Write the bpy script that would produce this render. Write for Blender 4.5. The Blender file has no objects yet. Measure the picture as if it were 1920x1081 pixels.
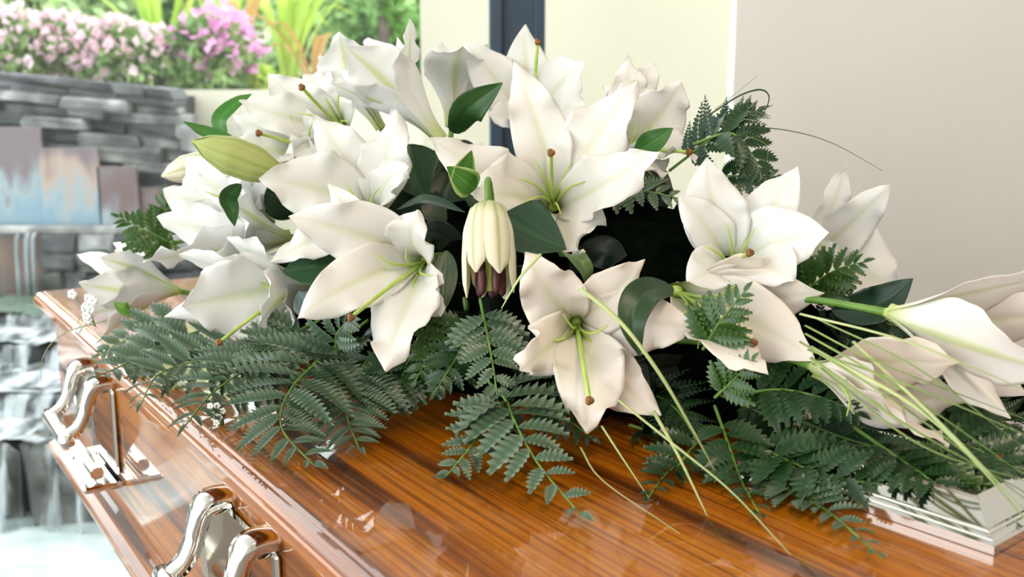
import bpy, math, random
import numpy as np
from mathutils import Vector, Matrix
random.seed(7)
rng = np.random.default_rng(7)

# ------------------------------------------------------------------ camera
F = 1884.0; PITCH = math.radians(10.0); CAM = np.array([0.0, 0.0, 1.10])
scene = bpy.context.scene
col = scene.collection
cam_d = bpy.data.cameras.new('camera'); cam = bpy.data.objects.new('camera', cam_d); col.objects.link(cam)
cam_d.sensor_width = 36.0; cam_d.lens = F * 36.0 / 1920.0
cam_d.clip_start = 0.01; cam_d.clip_end = 200
cam.location = CAM; cam.rotation_euler = (math.radians(90) - PITCH, 0, 0)
cam_d.dof.use_dof = True; cam_d.dof.focus_distance = 0.96; cam_d.dof.aperture_fstop = 6.3
scene.camera = cam
# ------------------------------------------------------------------ world, exposure
world = bpy.data.worlds.new('world'); scene.world = world; world.use_nodes = True
bg = world.node_tree.nodes['Background']
bg.inputs[0].default_value = (0.93, 0.98, 1.0, 1); bg.inputs[1].default_value = 3.0
vs = scene.view_settings
vs.view_transform = 'Standard'; vs.look = 'None'; vs.gamma = 1.0; vs.use_curve_mapping = False
vs.exposure = 0.52
try:
    scene.cycles.max_bounces = 8; scene.cycles.transparent_max_bounces = 12
    scene.cycles.caustics_reflective = False; scene.cycles.caustics_refractive = False
    scene.cycles.use_denoising = True
except Exception: pass

# ------------------------------------------------------------------ helpers
def V(*a): return np.array(a, float)
def nrm(v):
    v = np.asarray(v, float); return v / (np.linalg.norm(v) + 1e-12)
def ray(px, py):
    x = (px - 960) / F; y = -(py - 540.5) / F
    c, s = math.cos(PITCH), math.sin(PITCH)
    return V(x, c + s * y, -s + c * y)
def P(px, py, Y):
    r = ray(px, py); return CAM + r * (Y / r[1])
LID = 0.80
def proj(p):
    d = np.asarray(p) - CAM; c, s = math.cos(PITCH), math.sin(PITCH); k = d[1] * c - d[2] * s
    return 960 + F * d[0] / k, 540.5 - F * (d[1] * s + d[2] * c) / k
def L(px, py, h=0.004):
    r = ray(px, py); return CAM + r * ((LID + h - CAM[2]) / r[2])
LOC = {}
def empty(name, loc, label, cat, group=None):
    o = bpy.data.objects.new(name, None); col.objects.link(o)
    o.location = loc; o.empty_display_size = 0.02
    LOC[o] = np.array(loc, float); tag(o, label, cat, group); return o
def tag(o, label=None, cat=None, group=None, kind=None):
    if label: o['label'] = label
    if cat: o['category'] = cat
    if group: o['group'] = group
    if kind: o['kind'] = kind
    return o
def obj_from(name, me, parent=None, origin=None):
    o = bpy.data.objects.new(name, me); col.objects.link(o)
    if parent is not None:
        o.parent = parent; LOC[o] = LOC[parent]
    else:
        LOC[o] = np.zeros(3) if origin is None else np.array(origin, float); o.location = LOC[o]
    return o
def mesh(name, v, f, mat, smooth=True, cols=None):
    me = bpy.data.meshes.new(name); me.from_pydata([tuple(p) for p in v], [], f)
    if smooth: me.polygons.foreach_set('use_smooth', [True] * len(me.polygons))
    if cols is not None:
        ca = me.color_attributes.new('Col', 'FLOAT_COLOR', 'POINT')
        c = np.ones((len(v), 4)); c[:, :3] = cols; ca.data.foreach_set('color', c.ravel())
    if mat is not None: me.materials.append(mat)
    me.update(); return me
def build(name, v, f, mat, parent=None, smooth=True, cols=None, origin=None):
    v = np.asarray(v, float)
    off = LOC[parent] if parent is not None else (np.zeros(3) if origin is None else np.array(origin, float))
    return obj_from(name, mesh(name, v - off, f, mat, smooth, cols), parent, origin)
class MB:
    def __init__(s): s.v = []; s.f = []; s.c = []
    def add(s, v, f, c=None):
        n = len(s.v); s.v += [np.asarray(p, float) for p in v]; s.f += [tuple(i + n for i in q) for q in f]
        if c is not None: s.c += [c] * len(v) if np.ndim(c) == 1 else list(c)
        return s
    def build(s, name, mat, parent=None, smooth=True, origin=None):
        return build(name, s.v, s.f, mat, parent, smooth, np.array(s.c) if s.c else None, origin)
def box(c0, ax, ay, az, bev=0.0):
    """box from corner c0 with edge vectors; chamfered when bev > 0"""
    c0, ax, ay, az = [np.asarray(q, float) for q in (c0, ax, ay, az)]
    if bev <= 0:
        v = [c0 + i * ax + j * ay + k * az for k in (0, 1) for j in (0, 1) for i in (0, 1)]
        return v, [(0, 2, 3, 1), (4, 5, 7, 6), (0, 1, 5, 4), (2, 6, 7, 3), (0, 4, 6, 2), (1, 3, 7, 5)]
    lx, ly, lz = [np.linalg.norm(q) for q in (ax, ay, az)]; ux, uy, uz = ax / lx, ay / ly, az / lz
    b = min(bev, lx * .45, ly * .45, lz * .45); v = []; idx = {}
    for i in (0, 1):
        for j in (0, 1):
            for k in (0, 1):
                p = c0 + i * ax + j * ay + k * az
                sx, sy, sz = [(b if q == 0 else -b) for q in (i, j, k)]
                idx[i, j, k] = len(v)
                v += [p + uy * sy + uz * sz, p + ux * sx + uz * sz, p + ux * sx + uy * sy]
    g = lambda i, j, k, a: idx[i, j, k] + a
    f = []
    for s in (0, 1):
        q = [g(s, 0, 0, 0), g(s, 1, 0, 0), g(s, 1, 1, 0), g(s, 0, 1, 0)]; f.append(tuple(q if s else q[::-1]))
        q = [g(0, s, 0, 1), g(0, s, 1, 1), g(1, s, 1, 1), g(1, s, 0, 1)]; f.append(tuple(q if s else q[::-1]))
        q = [g(0, 0, s, 2), g(1, 0, s, 2), g(1, 1, s, 2), g(0, 1, s, 2)]; f.append(tuple(q if s else q[::-1]))
        for t in (0, 1):
            f.append((g(s, t, 0, 0), g(s, t, 1, 0), g(s, t, 1, 1), g(s, t, 0, 1)))
            f.append((g(s, 0, t, 0), g(s, 1, t, 0), g(s, 1, t, 2), g(s, 0, t, 2)))
            f.append((g(0, s, t, 1), g(1, s, t, 1), g(1, s, t, 2), g(0, s, t, 2)))
        for t in (0, 1):
            for u in (0, 1): f.append((g(s, t, u, 0), g(s, t, u, 1), g(s, t, u, 2)))
    return v, f
def spline(pts, n):
    pts = [np.asarray(p, float) for p in pts]
    if len(pts) == 2: return np.array([pts[0] + (pts[1] - pts[0]) * t for t in np.linspace(0, 1, n)])
    q = [2 * pts[0] - pts[1]] + pts + [2 * pts[-1] - pts[-2]]
    out = []
    for t in np.linspace(0, len(pts) - 1 - 1e-9, n):
        i = int(t); u = t - i; a, b, c, d = q[i:i + 4]
        out.append(.5 * (2 * b + (c - a) * u + (2 * a - 5 * b + 4 * c - d) * u * u + (3 * b - a - 3 * c + d) * u ** 3))
    return np.array(out)
def tangents(M):
    T = np.gradient(M, axis=0); return T / (np.linalg.norm(T, axis=1)[:, None] + 1e-12)
def tube(M, r, n=6, flat=1.0, up=(0, 0, 1), caps=True):
    M = np.asarray(M, float); T = tangents(M); r = np.broadcast_to(r, (len(M),)); v = []; f = []
    S = np.cross(T[0], up)
    if np.linalg.norm(S) < 1e-3: S = np.cross(T[0], (1, 0, 0))
    S = nrm(S)
    for i in range(len(M)):
        S = nrm(S - T[i] * (S @ T[i])); N = np.cross(S, T[i])
        for k in range(n):
            a = 2 * math.pi * k / n; v.append(M[i] + r[i] * (S * math.cos(a) + N * math.sin(a) * flat))
    for i in range(len(M) - 1):
        for k in range(n):
            f.append((i * n + k, i * n + (k + 1) % n, (i + 1) * n + (k + 1) % n, (i + 1) * n + k))
    if caps:
        f.append(tuple(range(n))[::-1]); f.append(tuple((len(M) - 1) * n + k for k in range(n)))
    return v, f
def ball(c, r, nu=8, nv=6, sc=(1, 1, 1)):
    c = np.asarray(c, float); v = [c + V(0, 0, r * sc[2])]; f = []
    for j in range(1, nv):
        b = math.pi * j / nv
        for i in range(nu):
            a = 2 * math.pi * i / nu
            v.append(c + V(r * sc[0] * math.sin(b) * math.cos(a), r * sc[1] * math.sin(b) * math.sin(a), r * sc[2] * math.cos(b)))
    v.append(c - V(0, 0, r * sc[2])); n = len(v) - 1
    for i in range(nu):
        f.append((0, 1 + i, 1 + (i + 1) % nu)); k = 1 + (nv - 2) * nu
        f.append((n, k + (i + 1) % nu, k + i))
    for j in range(nv - 2):
        for i in range(nu):
            a = 1 + j * nu + i; b = 1 + j * nu + (i + 1) % nu; f.append((a, a + nu, b + nu, b))
    return v, f

# ------------------------------------------------------------------ materials
def mat(name, base, rough=.5, metal=0, spec=.5, noise=None, bump=0, coat=0, scale=(1, 1, 1), rot=(0, 0, 0), coords='Object', transl=0, attr=False, emis=None):
    m = bpy.data.materials.new(name); m.use_nodes = True; nt = m.node_tree; b = nt.nodes['Principled BSDF']
    b.inputs['Base Color'].default_value = (*base, 1); b.inputs['Roughness'].default_value = rough
    b.inputs['Metallic'].default_value = metal; b.inputs['Specular IOR Level'].default_value = spec
    b.inputs['Coat Weight'].default_value = coat; b.inputs['Coat Roughness'].default_value = .15
    N = nt.nodes.new; lk = nt.links.new; csock = None
    if attr:
        a = N('ShaderNodeVertexColor'); a.layer_name = 'Col'; csock = a.outputs[0]; lk(csock, b.inputs['Base Color'])
    if noise or bump:
        tc = N('ShaderNodeTexCoord'); mp = N('ShaderNodeMapping'); mp.inputs['Scale'].default_value = scale; mp.inputs['Rotation'].default_value = rot
        lk(tc.outputs[coords], mp.inputs[0]); nz = N('ShaderNodeTexNoise'); nz.inputs['Detail'].default_value = 6
        nz.inputs['Scale'].default_value = noise[0] if noise else 30; lk(mp.outputs[0], nz.inputs[0])
        if noise and len(noise) > 1:
            cr = N('ShaderNodeValToRGB'); st = noise[1]
            while len(cr.color_ramp.elements) < len(st): cr.color_ramp.elements.new(.5)
            for e, (p, c) in zip(cr.color_ramp.elements, st): e.position = p; e.color = (*c, 1)
            lk(nz.outputs[0], cr.inputs[0]); csock = cr.outputs[0]; lk(csock, b.inputs['Base Color'])
        if bump:
            bp = N('ShaderNodeBump'); bp.inputs['Strength'].default_value = bump; bp.inputs['Distance'].default_value = .01
            lk(nz.outputs[0], bp.inputs['Height']); lk(bp.outputs[0], b.inputs['Normal'])
    if transl:
        t = N('ShaderNodeBsdfTranslucent'); t.inputs[0].default_value = (*base, 1)
        if csock: lk(csock, t.inputs[0])
        mx = N('ShaderNodeMixShader'); mx.inputs[0].default_value = transl
        lk(b.outputs[0], mx.inputs[1]); lk(t.outputs[0], mx.inputs[2]); lk(mx.outputs[0], nt.nodes['Material Output'].inputs[0])
    return m
AX = nrm(V(-.555, .832, 0)); RT = V(AX[1], -AX[0], 0)     # along the coffin (away), across it (to the right)
AXA = math.atan2(AX[1], AX[0])

def wood_mat():
    m = bpy.data.materials.new('polished_rimu'); m.use_nodes = True; nt = m.node_tree; b = nt.nodes['Principled BSDF']
    N = nt.nodes.new; lk = nt.links.new
    tc = N('ShaderNodeTexCoord'); mp = N('ShaderNodeMapping'); mp.vector_type = 'TEXTURE'
    mp.inputs['Rotation'].default_value = (0, 0, AXA); mp.inputs['Scale'].default_value = (.85, .030, .05)
    lk(tc.outputs['Object'], mp.inputs[0])
    n1 = N('ShaderNodeTexNoise'); n1.inputs['Scale'].default_value = 1.0; n1.inputs['Detail'].default_value = 5; n1.inputs['Roughness'].default_value = .55; n1.inputs['Distortion'].default_value = .35
    lk(mp.outputs[0], n1.inputs[0])
    mp2 = N('ShaderNodeMapping'); mp2.vector_type = 'TEXTURE'; mp2.inputs['Rotation'].default_value = (0, 0, AXA); mp2.inputs['Scale'].default_value = (.30, .0035, .01)
    lk(tc.outputs['Object'], mp2.inputs[0])
    n2 = N('ShaderNodeTexNoise'); n2.inputs['Scale'].default_value = 1.0; n2.inputs['Detail'].default_value = 4; lk(mp2.outputs[0], n2.inputs[0])
    cr = N('ShaderNodeValToRGB'); E = cr.color_ramp.elements
    for _ in range(3): E.new(.5)
    for e, (p, c) in zip(E, [(.30, (.022, .005, .0005)), (.39, (.13, .030, .001)), (.46, (.34, .092, .002)), (.60, (.46, .145, .003)), (.74, (.25, .060, .002))]): e.position = p; e.color = (*c, 1)
    lk(n1.outputs[0], cr.inputs[0])
    cr2 = N('ShaderNodeValToRGB'); cr2.color_ramp.elements[0].position = .36; cr2.color_ramp.elements[0].color = (.48, .40, .34, 1); cr2.color_ramp.elements[1].position = .55; cr2.color_ramp.elements[1].color = (1, 1, 1, 1)
    lk(n2.outputs[0], cr2.inputs[0])
    mx = N('ShaderNodeMix'); mx.data_type = 'RGBA'; mx.blend_type = 'MULTIPLY'; mx.inputs[0].default_value = 1
    lk(cr.outputs[0], mx.inputs[6]); lk(cr2.outputs[0], mx.inputs[7]); lk(mx.outputs[2], b.inputs['Base Color'])
    b.inputs['Roughness'].default_value = .35; b.inputs['Specular IOR Level'].default_value = .2
    b.inputs['Coat Weight'].default_value = 1; b.inputs['Coat Roughness'].default_value = .03; b.inputs['Coat IOR'].default_value = 1.42
    return m
M_wood = wood_mat(); M_side = wood_mat(); M_side.name = 'polished_rimu_side'; M_side.node_tree.nodes['Principled BSDF'].inputs['Coat IOR'].default_value = 1.65
M_chrome = mat('polished_nickel', (.83, .81, .76), .07, 1, noise=(9.0,))
M_petal = mat('lily_petal', (.9, .9, .87), .45, spec=.3, attr=True, transl=.36)
M_leaf = mat('lily_leaf', (.03, .11, .02), .38, spec=.5, attr=True, transl=.18)
M_fern = mat('leather_fern', (.02, .07, .03), .36, spec=.38, coat=.08, noise=(14.0, [(.3, (.006, .026, .008)), (.55, (.015, .050, .015)), (.75, (.034, .082, .020))]), coords='Generated', transl=.12)
M_fernback = mat('leather_fern_young', (.05, .14, .03), .40, spec=.4, noise=(14.0, [(.3, (.02, .062, .012)), (.7, (.05, .115, .02))]), coords='Generated', transl=.2)
M_stem = mat('green_stem', (.10, .22, .03), .45, noise=(40.0, [(.3, (.07, .17, .02)), (.7, (.16, .30, .05))]))
M_fil = mat('filament_green', (.42, .58, .10), .4, noise=(60.0, [(.3, (.34, .52, .07)), (.7, (.50, .62, .16))]))
M_stig = mat('stigma_brown', (.30, .13, .02), .6, noise=(400.0, [(.35, (.10, .04, .006)), (.65, (.28, .12, .015))]))
M_anth = mat('anther_maroon', (.05, .006, .008), .5, noise=(200.0, [(.3, (.03, .004, .005)), (.7, (.09, .012, .012))]))
M_foam = mat('shade_black_foam', (.002, .003, .002), .95, spec=.0, noise=(60.0, [(.3, (.001, .002, .001)), (.7, (.003, .005, .003))]), bump=.6)  # near black, so the bouquet's deep shade sits in the foam colour
M_grass = mat('grass_blade', (.14, .24, .05), .4, noise=(8.0, [(.3, (.09, .18, .04)), (.7, (.24, .32, .08))]))
M_grassp = mat('grass_blade_pale', (.36, .46, .20), .4, noise=(8.0, [(.3, (.28, .40, .16)), (.7, (.48, .52, .22))]))
M_wall = mat('painted_plaster', (.78, .75, .70), .85, spec=.2, noise=(3.0, [(.3, (.76, .73, .68)), (.7, (.80, .77, .72))]))
M_cream = mat('cream_render', (.66, .61, .50), .9, spec=.2, noise=(2.0, [(.3, (.64, .59, .48)), (.7, (.68, .63, .52))]))
M_ceil = mat('ceiling_white', (.8, .79, .77), .9, spec=.1, noise=(3.0, [(.3, (.78, .77, .75)), (.7, (.82, .81, .79))]))
M_floor = mat('carpet', (.22, .2, .18), .95, spec=.1, noise=(80.0, [(.3, (.18, .16, .15)), (.7, (.26, .24, .22))]))
M_post = mat('navy_metal', (.03, .055, .085), .3, spec=.5, noise=(4.0, [(.3, (.027, .05, .078)), (.7, (.033, .06, .092))]))
M_white = mat('baby_breath', (.9, .9, .88), .6, noise=(50.0, [(.3, (.86, .86, .84)), (.7, (.93, .93, .91))]))

def glass_mat():
    m = bpy.data.materials.new('window_glass'); m.use_nodes = True; nt = m.node_tree; nt.nodes.remove(nt.nodes['Principled BSDF'])
    t = nt.nodes.new('ShaderNodeBsdfTransparent'); t.inputs[0].default_value = (.97, .99, .98, 1)
    g = nt.nodes.new('ShaderNodeBsdfGlossy'); g.inputs['Roughness'].default_value = .01
    mx = nt.nodes.new('ShaderNodeMixShader'); mx.inputs[0].default_value = .008
    nt.links.new(t.outputs[0], mx.inputs[1]); nt.links.new(g.outputs[0], mx.inputs[2]); nt.links.new(mx.outputs[0], nt.nodes['Material Output'].inputs[0])
    return m
M_glass = glass_mat()

# ------------------------------------------------------------------ the room
GY = 2.2
def struct(name, c0, ax, ay, az, m, bev=0, parent=None):
    o = build(name, *box(c0, ax, ay, az, bev), m, parent, smooth=False)
    if parent is None: o['kind'] = 'structure'
    return o
WX = P(1372, 100, GY)[0]
struct('floor', (-3.2, -3.0, -.12), (6.4, 0, 0), (0, 5.25, 0), (0, 0, .1), M_floor)
struct('ceiling', (-3.2, -3.0, 2.7), (6.4, 0, 0), (0, 5.3, 0), (0, 0, .12), M_ceil)
struct('wall_right', (WX, GY - .03, -.02), (3.2 - WX, 0, 0), (0, .06, 0), (0, 0, 2.72), M_wall)
struct('wall_side', (3.1, -3.0, -.02), (.1, 0, 0), (0, 5.2, 0), (0, 0, 2.72), M_wall)
struct('wall_back', (-.9, -3.0, -.02), (4.0, 0, 0), (0, .1, 0), (0, 0, 2.72), M_wall)  # unseen wall, left open at one end to shape the front light
# window wall with the navy post
pl, pr = P(917, 60, GY)[0], P(1022, 60, GY)[0]
win = build('window_1', *box((-3.2, GY + .03, -.02), (pl + 3.2, 0, 0), (0, .008, 0), (0, 0, 2.72)), M_glass, None, smooth=False); win['kind'] = 'structure'
win2 = build('window_2', *box((pr, GY + .03, -.02), (WX - pr, 0, 0), (0, .008, 0), (0, 0, 2.72)), M_glass, None, smooth=False); win2['kind'] = 'structure'
post = MB(); w = pr - pl
post.add(*box((pl, GY, -.02), (w, 0, 0), (0, .09, 0), (0, 0, 2.72), .004))
post.add(*box((pl + w * .0, GY - .018, -.02), (w * .24, 0, 0), (0, .02, 0), (0, 0, 2.72), .003))
post.add(*box((pl + w * .82, GY - .012, -.02), (w * .18, 0, 0), (0, .014, 0), (0, 0, 2.72), .003))
o = post.build('window_post', M_post, None, smooth=False); tag(o, 'dark navy metal window post behind the white lilies', 'window post'); o['kind'] = 'structure'; o.name = 'trim_1'; del o['category']

# warm lamps of the room, recessed in the ceiling
def downlight(x, y, pw, label):
    t = empty('ceiling_downlight', (x, y, 2.7), label, 'ceiling light', 'downlights in the room ceiling')
    mb = MB(); a = np.linspace(0, 2 * math.pi, 25)[:-1]
    for r, z in ((.085, 2.692), (.085, 2.698), (.07, 2.692)): mb.v += [V(x + r * math.cos(q), y + r * math.sin(q), z) for q in a]
    for k in range(24):
        j = (k + 1) % 24; mb.f += [(k, j, 24 + j, 24 + k), (48 + k, 48 + j, j, k)]
    mb.build('trim_ring', M_chrome, t)
    ld = bpy.data.lights.new('downlight_lamp', 'AREA'); ld.shape = 'DISK'; ld.size = .13; ld.energy = pw; ld.color = (1, .80, .58)
    lo = bpy.data.objects.new('downlight_lamp', ld); col.objects.link(lo); lo.parent = t; lo.location = (0, 0, -.012)
downlight(.75, .15, 9, 'round recessed downlight in the ceiling near the right wall')
downlight(.15, -.6, 9, 'round recessed downlight in the ceiling behind the viewer')

# ------------------------------------------------------------------ outside: cascade, stone wall, panels
M_slate = [mat('slate_%d' % i, (.2, .2, .21), .6, noise=(11.0, [(.32, tuple(c * .35 for c in b)), (.52, b), (.68, tuple(min(1, c * 2.1) for c in b))]), bump=.9)
           for i, b in enumerate([(.07, .07, .073), (.11, .107, .10), (.04, .04, .043), (.20, .195, .19)])]
M_mortar = mat('dark_mortar', (.02, .02, .02), .9, noise=(20.0, [(.3, (.015, .015, .015)), (.7, (.035, .035, .03))]))
def stone(parent, c0, ax, ay, az, m, jit=.22):
    v, f = box(c0, ax, ay, az, min(np.linalg.norm(ax), np.linalg.norm(az)) * .16)
    s = min(np.linalg.norm(az), np.linalg.norm(ax)) * jit
    v = [p + rng.uniform(-s, s, 3) for p in v]
    return build('stone', v, f, m, parent, smooth=False)
WY = 4.05
def wall_px(px, py, Y=WY): return P(px, py, Y)
z_ledge = P(100, 425, 4.0)[2]
sw = build('wall_slate', *box((-2.9, WY + .03, .2), (1.55, 0, 0), (0, .3, 0), (0, 0, P(100, 178, WY)[2] - .2)), M_mortar, None, smooth=False)
tag(sw, 'stacked grey slate retaining wall behind the fountain', None); sw['kind'] = 'structure'
y = 134.0; row = 0
while y < 430:
    h = random.choice([15, 19, 24, 28]) if row else 20
    xe = 335 if y < 172 else 357 if y < 205 else 380 if y < 235 else 392
    x = -60 - random.uniform(0, 90)
    while x < xe:
        l = random.uniform(55, 150); x1 = min(x + l, xe)
        if xe - x1 < 30: x1 = xe
        sl = .095 * max(0, 1 - (y - 134) / 330)         # courses dip a little to the right
        a = wall_px(x, y + sl * x + h, WY); b = wall_px(x1 - 2.5, y + sl * x + h, WY); c = wall_px(x, y + sl * x + 1.5, WY)
        proud = random.choice([.0, .015, .04, .075]) if h > 16 else random.choice([.05, .08])
        stone(sw, a + V(0, -proud, 0), V(b[0] - a[0], 0, -(b[0] - a[0]) * sl), V(0, .12 + proud, 0), V(0, 0, c[2] - a[2]), random.choice(M_slate))
        x = x1
    y += h; row += 1
# copper panels standing in the trough
def panel(x0, x1, y0, y1, Y, cols, label):
    a = P(x0, y1, Y); b = P(x1, y0, Y); h = b[2] - a[2]
    m = mat('patina_copper_sheen', cols[1], .35, spec=.5, noise=(7.0, [(p, c) for p, c in zip((.2, .42, .6, .85), cols)]), scale=(2.5, 1, .9)); nt = m.node_tree
    # pale reflection of the water film painted in, strongest at the trough
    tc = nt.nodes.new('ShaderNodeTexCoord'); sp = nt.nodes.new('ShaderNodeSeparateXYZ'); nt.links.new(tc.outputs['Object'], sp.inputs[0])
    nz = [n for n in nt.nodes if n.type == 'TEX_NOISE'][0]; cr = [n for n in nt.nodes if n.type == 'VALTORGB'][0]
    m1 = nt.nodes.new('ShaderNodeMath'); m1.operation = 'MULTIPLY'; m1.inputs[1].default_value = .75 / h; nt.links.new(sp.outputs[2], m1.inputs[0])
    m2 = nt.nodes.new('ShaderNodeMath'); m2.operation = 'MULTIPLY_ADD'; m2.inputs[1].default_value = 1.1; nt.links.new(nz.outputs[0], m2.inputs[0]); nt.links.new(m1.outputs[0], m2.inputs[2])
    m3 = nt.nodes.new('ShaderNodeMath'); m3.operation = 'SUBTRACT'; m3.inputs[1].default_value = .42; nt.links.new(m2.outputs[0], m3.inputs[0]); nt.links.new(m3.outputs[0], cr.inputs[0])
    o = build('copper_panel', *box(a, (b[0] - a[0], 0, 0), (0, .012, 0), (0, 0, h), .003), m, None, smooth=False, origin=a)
    tag(o, label, 'metal panel', 'patinated copper panels of the fountain')
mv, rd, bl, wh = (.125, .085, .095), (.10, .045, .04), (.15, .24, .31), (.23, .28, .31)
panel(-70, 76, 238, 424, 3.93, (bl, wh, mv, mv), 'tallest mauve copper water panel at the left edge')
panel(82, 183, 277, 424, 3.92, (bl, wh, (.34, .24, .19), mv), 'middle copper water panel with rust stains and painted pale blue water sheen')
panel(187, 256, 312, 424, 3.92, (wh, mv, rd, mv), 'narrow reddish copper panel right of the pale blue one')
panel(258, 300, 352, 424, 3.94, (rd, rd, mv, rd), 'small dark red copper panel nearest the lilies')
# stepped cascade: each step is a stone-faced block with water on its tread
M_water = mat('pool_water', (.40, .52, .50), .06, spec=.6, noise=(5.0, [(.3, (.44, .54, .54)), (.5, (.58, .66, .67)), (.7, (.74, .78, .79))]), bump=.22, scale=(1, 1, 1))
M_pool2 = mat('upper_pool_water', (.25, .36, .28), .08, spec=.6, noise=(6.0, [(.3, (.10, .15, .11)), (.7, (.22, .29, .23))]), bump=.15)
M_foamw = mat('white_water', (.8, .84, .87), .35, noise=(16.0, [(.36, (.08, .085, .09)), (.48, (.36, .38, .40)), (.58, (.68, .70, .72))]), bump=.6, scale=(1, .45, 1))
M_fall = mat('falling_water', (.3, .34, .36), .3, noise=(30.0, [(.35, (.12, .14, .15)), (.6, (.28, .31, .33))]), scale=(1, 1, .1))
def step(y_face, z0, z1, y_back, nm, label, water, xr=-.42):
    t = empty(nm, (-1.5, y_face, z0), label, 'fountain step')
    build('step_core', *box((-3.0, y_face + .05, z0 - .05), (3.0 + xr, 0, 0), (0, y_back - y_face, 0), (0, 0, z1 - z0 + .045)), M_mortar, t, smooth=False)
    x = -2.4
    while x < xr - .3:
        w = random.uniform(.12, .34); d = random.uniform(-.02, .03)
        stone(t, (x, y_face - d, z0), (w - .008, 0, 0), (0, .1, 0), (0, 0, z1 - z0), random.choice(M_slate), .10); x += w
    # water film on the tread
    nx, ny = 46, 7; v = []; f = []
    for j in range(ny):
        for i in range(nx):
            v.append((-2.4 + (2.4 + xr) * i / (nx - 1), y_face - .03 + (y_back - y_face + .04) * j / (ny - 1), z1 + .008 + rng.uniform(-.006, .012)))
    for j in range(ny - 1):
        for i in range(nx - 1): f.append((j * nx + i, j * nx + i + 1, (j + 1) * nx + i + 1, (j + 1) * nx + i))
    build('water_film', v, f, water, t)
    # water curtain spilling over the edge
    nx, nz = 70, 7; v = []; f = []; hgt = z1 - z0
    for j in range(nz):
        q = j / (nz - 1)
        for i in range(nx):
            v.append((-2.4 + (2.4 + xr) * i / (nx - 1), y_face - .035 - .05 * q ** .5 + .012 * math.sin(i * 1.7) * q + rng.uniform(-.006, .006), z1 + .008 - hgt * q))
    for j in range(nz - 1):
        for i in range(nx - 1): f.append((j * nx + i, j * nx + i + 1, (j + 1) * nx + i + 1, (j + 1) * nx + i))
    build('water_curtain', v, f, M_curtain, t)
def curtain_mat():
    m = mat('water_curtain', (.85, .89, .92), .25, noise=(1.0, [(.3, (.30, .33, .36)), (.7, (.45, .48, .5))]), scale=(26, 8, 3.2)); nt = m.node_tree
    b = nt.nodes['Principled BSDF']; nz = [n for n in nt.nodes if n.type == 'TEX_NOISE'][0]
    cr = nt.nodes.new('ShaderNodeValToRGB'); cr.color_ramp.elements[0].position = .48; cr.color_ramp.elements[0].color = (.02, .02, .02, 1); cr.color_ramp.elements[1].position = .62; cr.color_ramp.elements[1].color = (.9, .9, .9, 1)
    nt.links.new(nz.outputs[0], cr.inputs[0]); nt.links.new(cr.outputs[0], b.inputs['Alpha']); return m
M_curtain = curtain_mat()
step(2.66, -.06, .20, 2.92, 'cascade_step', 'lowest slate step of the cascade with falling water, just above the pool', M_foamw)
step(2.92, .16, .265, 3.24, 'cascade_step', 'second slate step of the cascade, covered in white water', M_foamw)
step(3.24, .22, .34, 3.52, 'cascade_step', 'third slate step of the cascade under the green pool', M_foamw)
step(3.52, .30, .385, 4.0, 'cascade_step', 'top step of the cascade holding the still green pool', M_pool2)
# brown spill face and trough under the panels, stone pier beside
M_brown = mat('rusted_face', (.15, .10, .08), .5, noise=(4.0, [(.3, (.08, .07, .06)), (.55, (.20, .11, .08)), (.75, (.12, .13, .09))]), scale=(1, 1, 2))
t = empty('water_trough', (-1.8, 3.9, .385), 'dark brown spill trough under the copper panels', 'water trough')
a, b = P(-80, 553, 3.90), P(82, 430, 3.90)
build('trough_face', *box(a, (b[0] - a[0], 0, 0), (0, .04, 0), (0, 0, b[2] - a[2])), M_brown, t, smooth=False)
a, b = P(-80, 440, 3.86), P(300, 424, 3.86)
build('trough_lip', *box(a, (b[0] - a[0], 0, 0), (0, .09, 0), (0, 0, b[2] - a[2]), .008), M_slate[3], t, smooth=False)
for px in (-8, 34, 52, 64):
    a = P(px, 436, 3.85); pts = [a + V(0, .01, 0), a + V(0, -.02, -.04), V(a[0], a[1] - .03, .40)]
    mb = MB(); mb.add(*tube(spline(pts, 6), random.uniform(.008, .016), 6, .5)); mb.build('water_strand', M_fall, t)
t = empty('stone_pier', P(155, 550, 3.9), 'rounded rubble stone pier beside the water trough', 'stone pier')
for r_, (y0, y1) in enumerate(((438, 470), (472, 505), (507, 552))):
    x = 84
    while x < 330:
        w_ = random.uniform(40, 78); a, b = P(x, y1, 3.88), P(x + w_ - 3, y0, 3.88)
        stone(t, a + V(0, -.04, 0), (b[0] - a[0], 0, 0), (0, .09, 0), (0, 0, b[2] - a[2]), random.choice(M_slate), .14); x += w_
# the pool
nx, ny = 60, 22; v = []; f = []
for j in range(ny):
    for i in range(nx):
        v.append((-4.6 + 4.2 * i / (nx - 1), 2.262 + .45 * j / (ny - 1), -.03 + rng.uniform(-.006, .006) * (1 + 1.5 * (j > 14))))
for j in range(ny - 1):
    for i in range(nx - 1): f.append((j * nx + i, j * nx + i + 1, (j + 1) * nx + i + 1, (j + 1) * nx + i))
o = build('pool', v, f, M_water); tag(o, 'pale rippled fountain pool water at the foot of the cascade', 'pool water'); o['kind'] = 'structure'; del o['category']
struct('ground', (-12, 2.3, -.3), (24, 0, 0), (0, 14, 0), (0, 0, .2), mat('pale_paving', (.5, .5, .48), .8, noise=(5.0, [(.3, (.44, .44, .42)), (.7, (.58, .58, .55))])))
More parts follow.
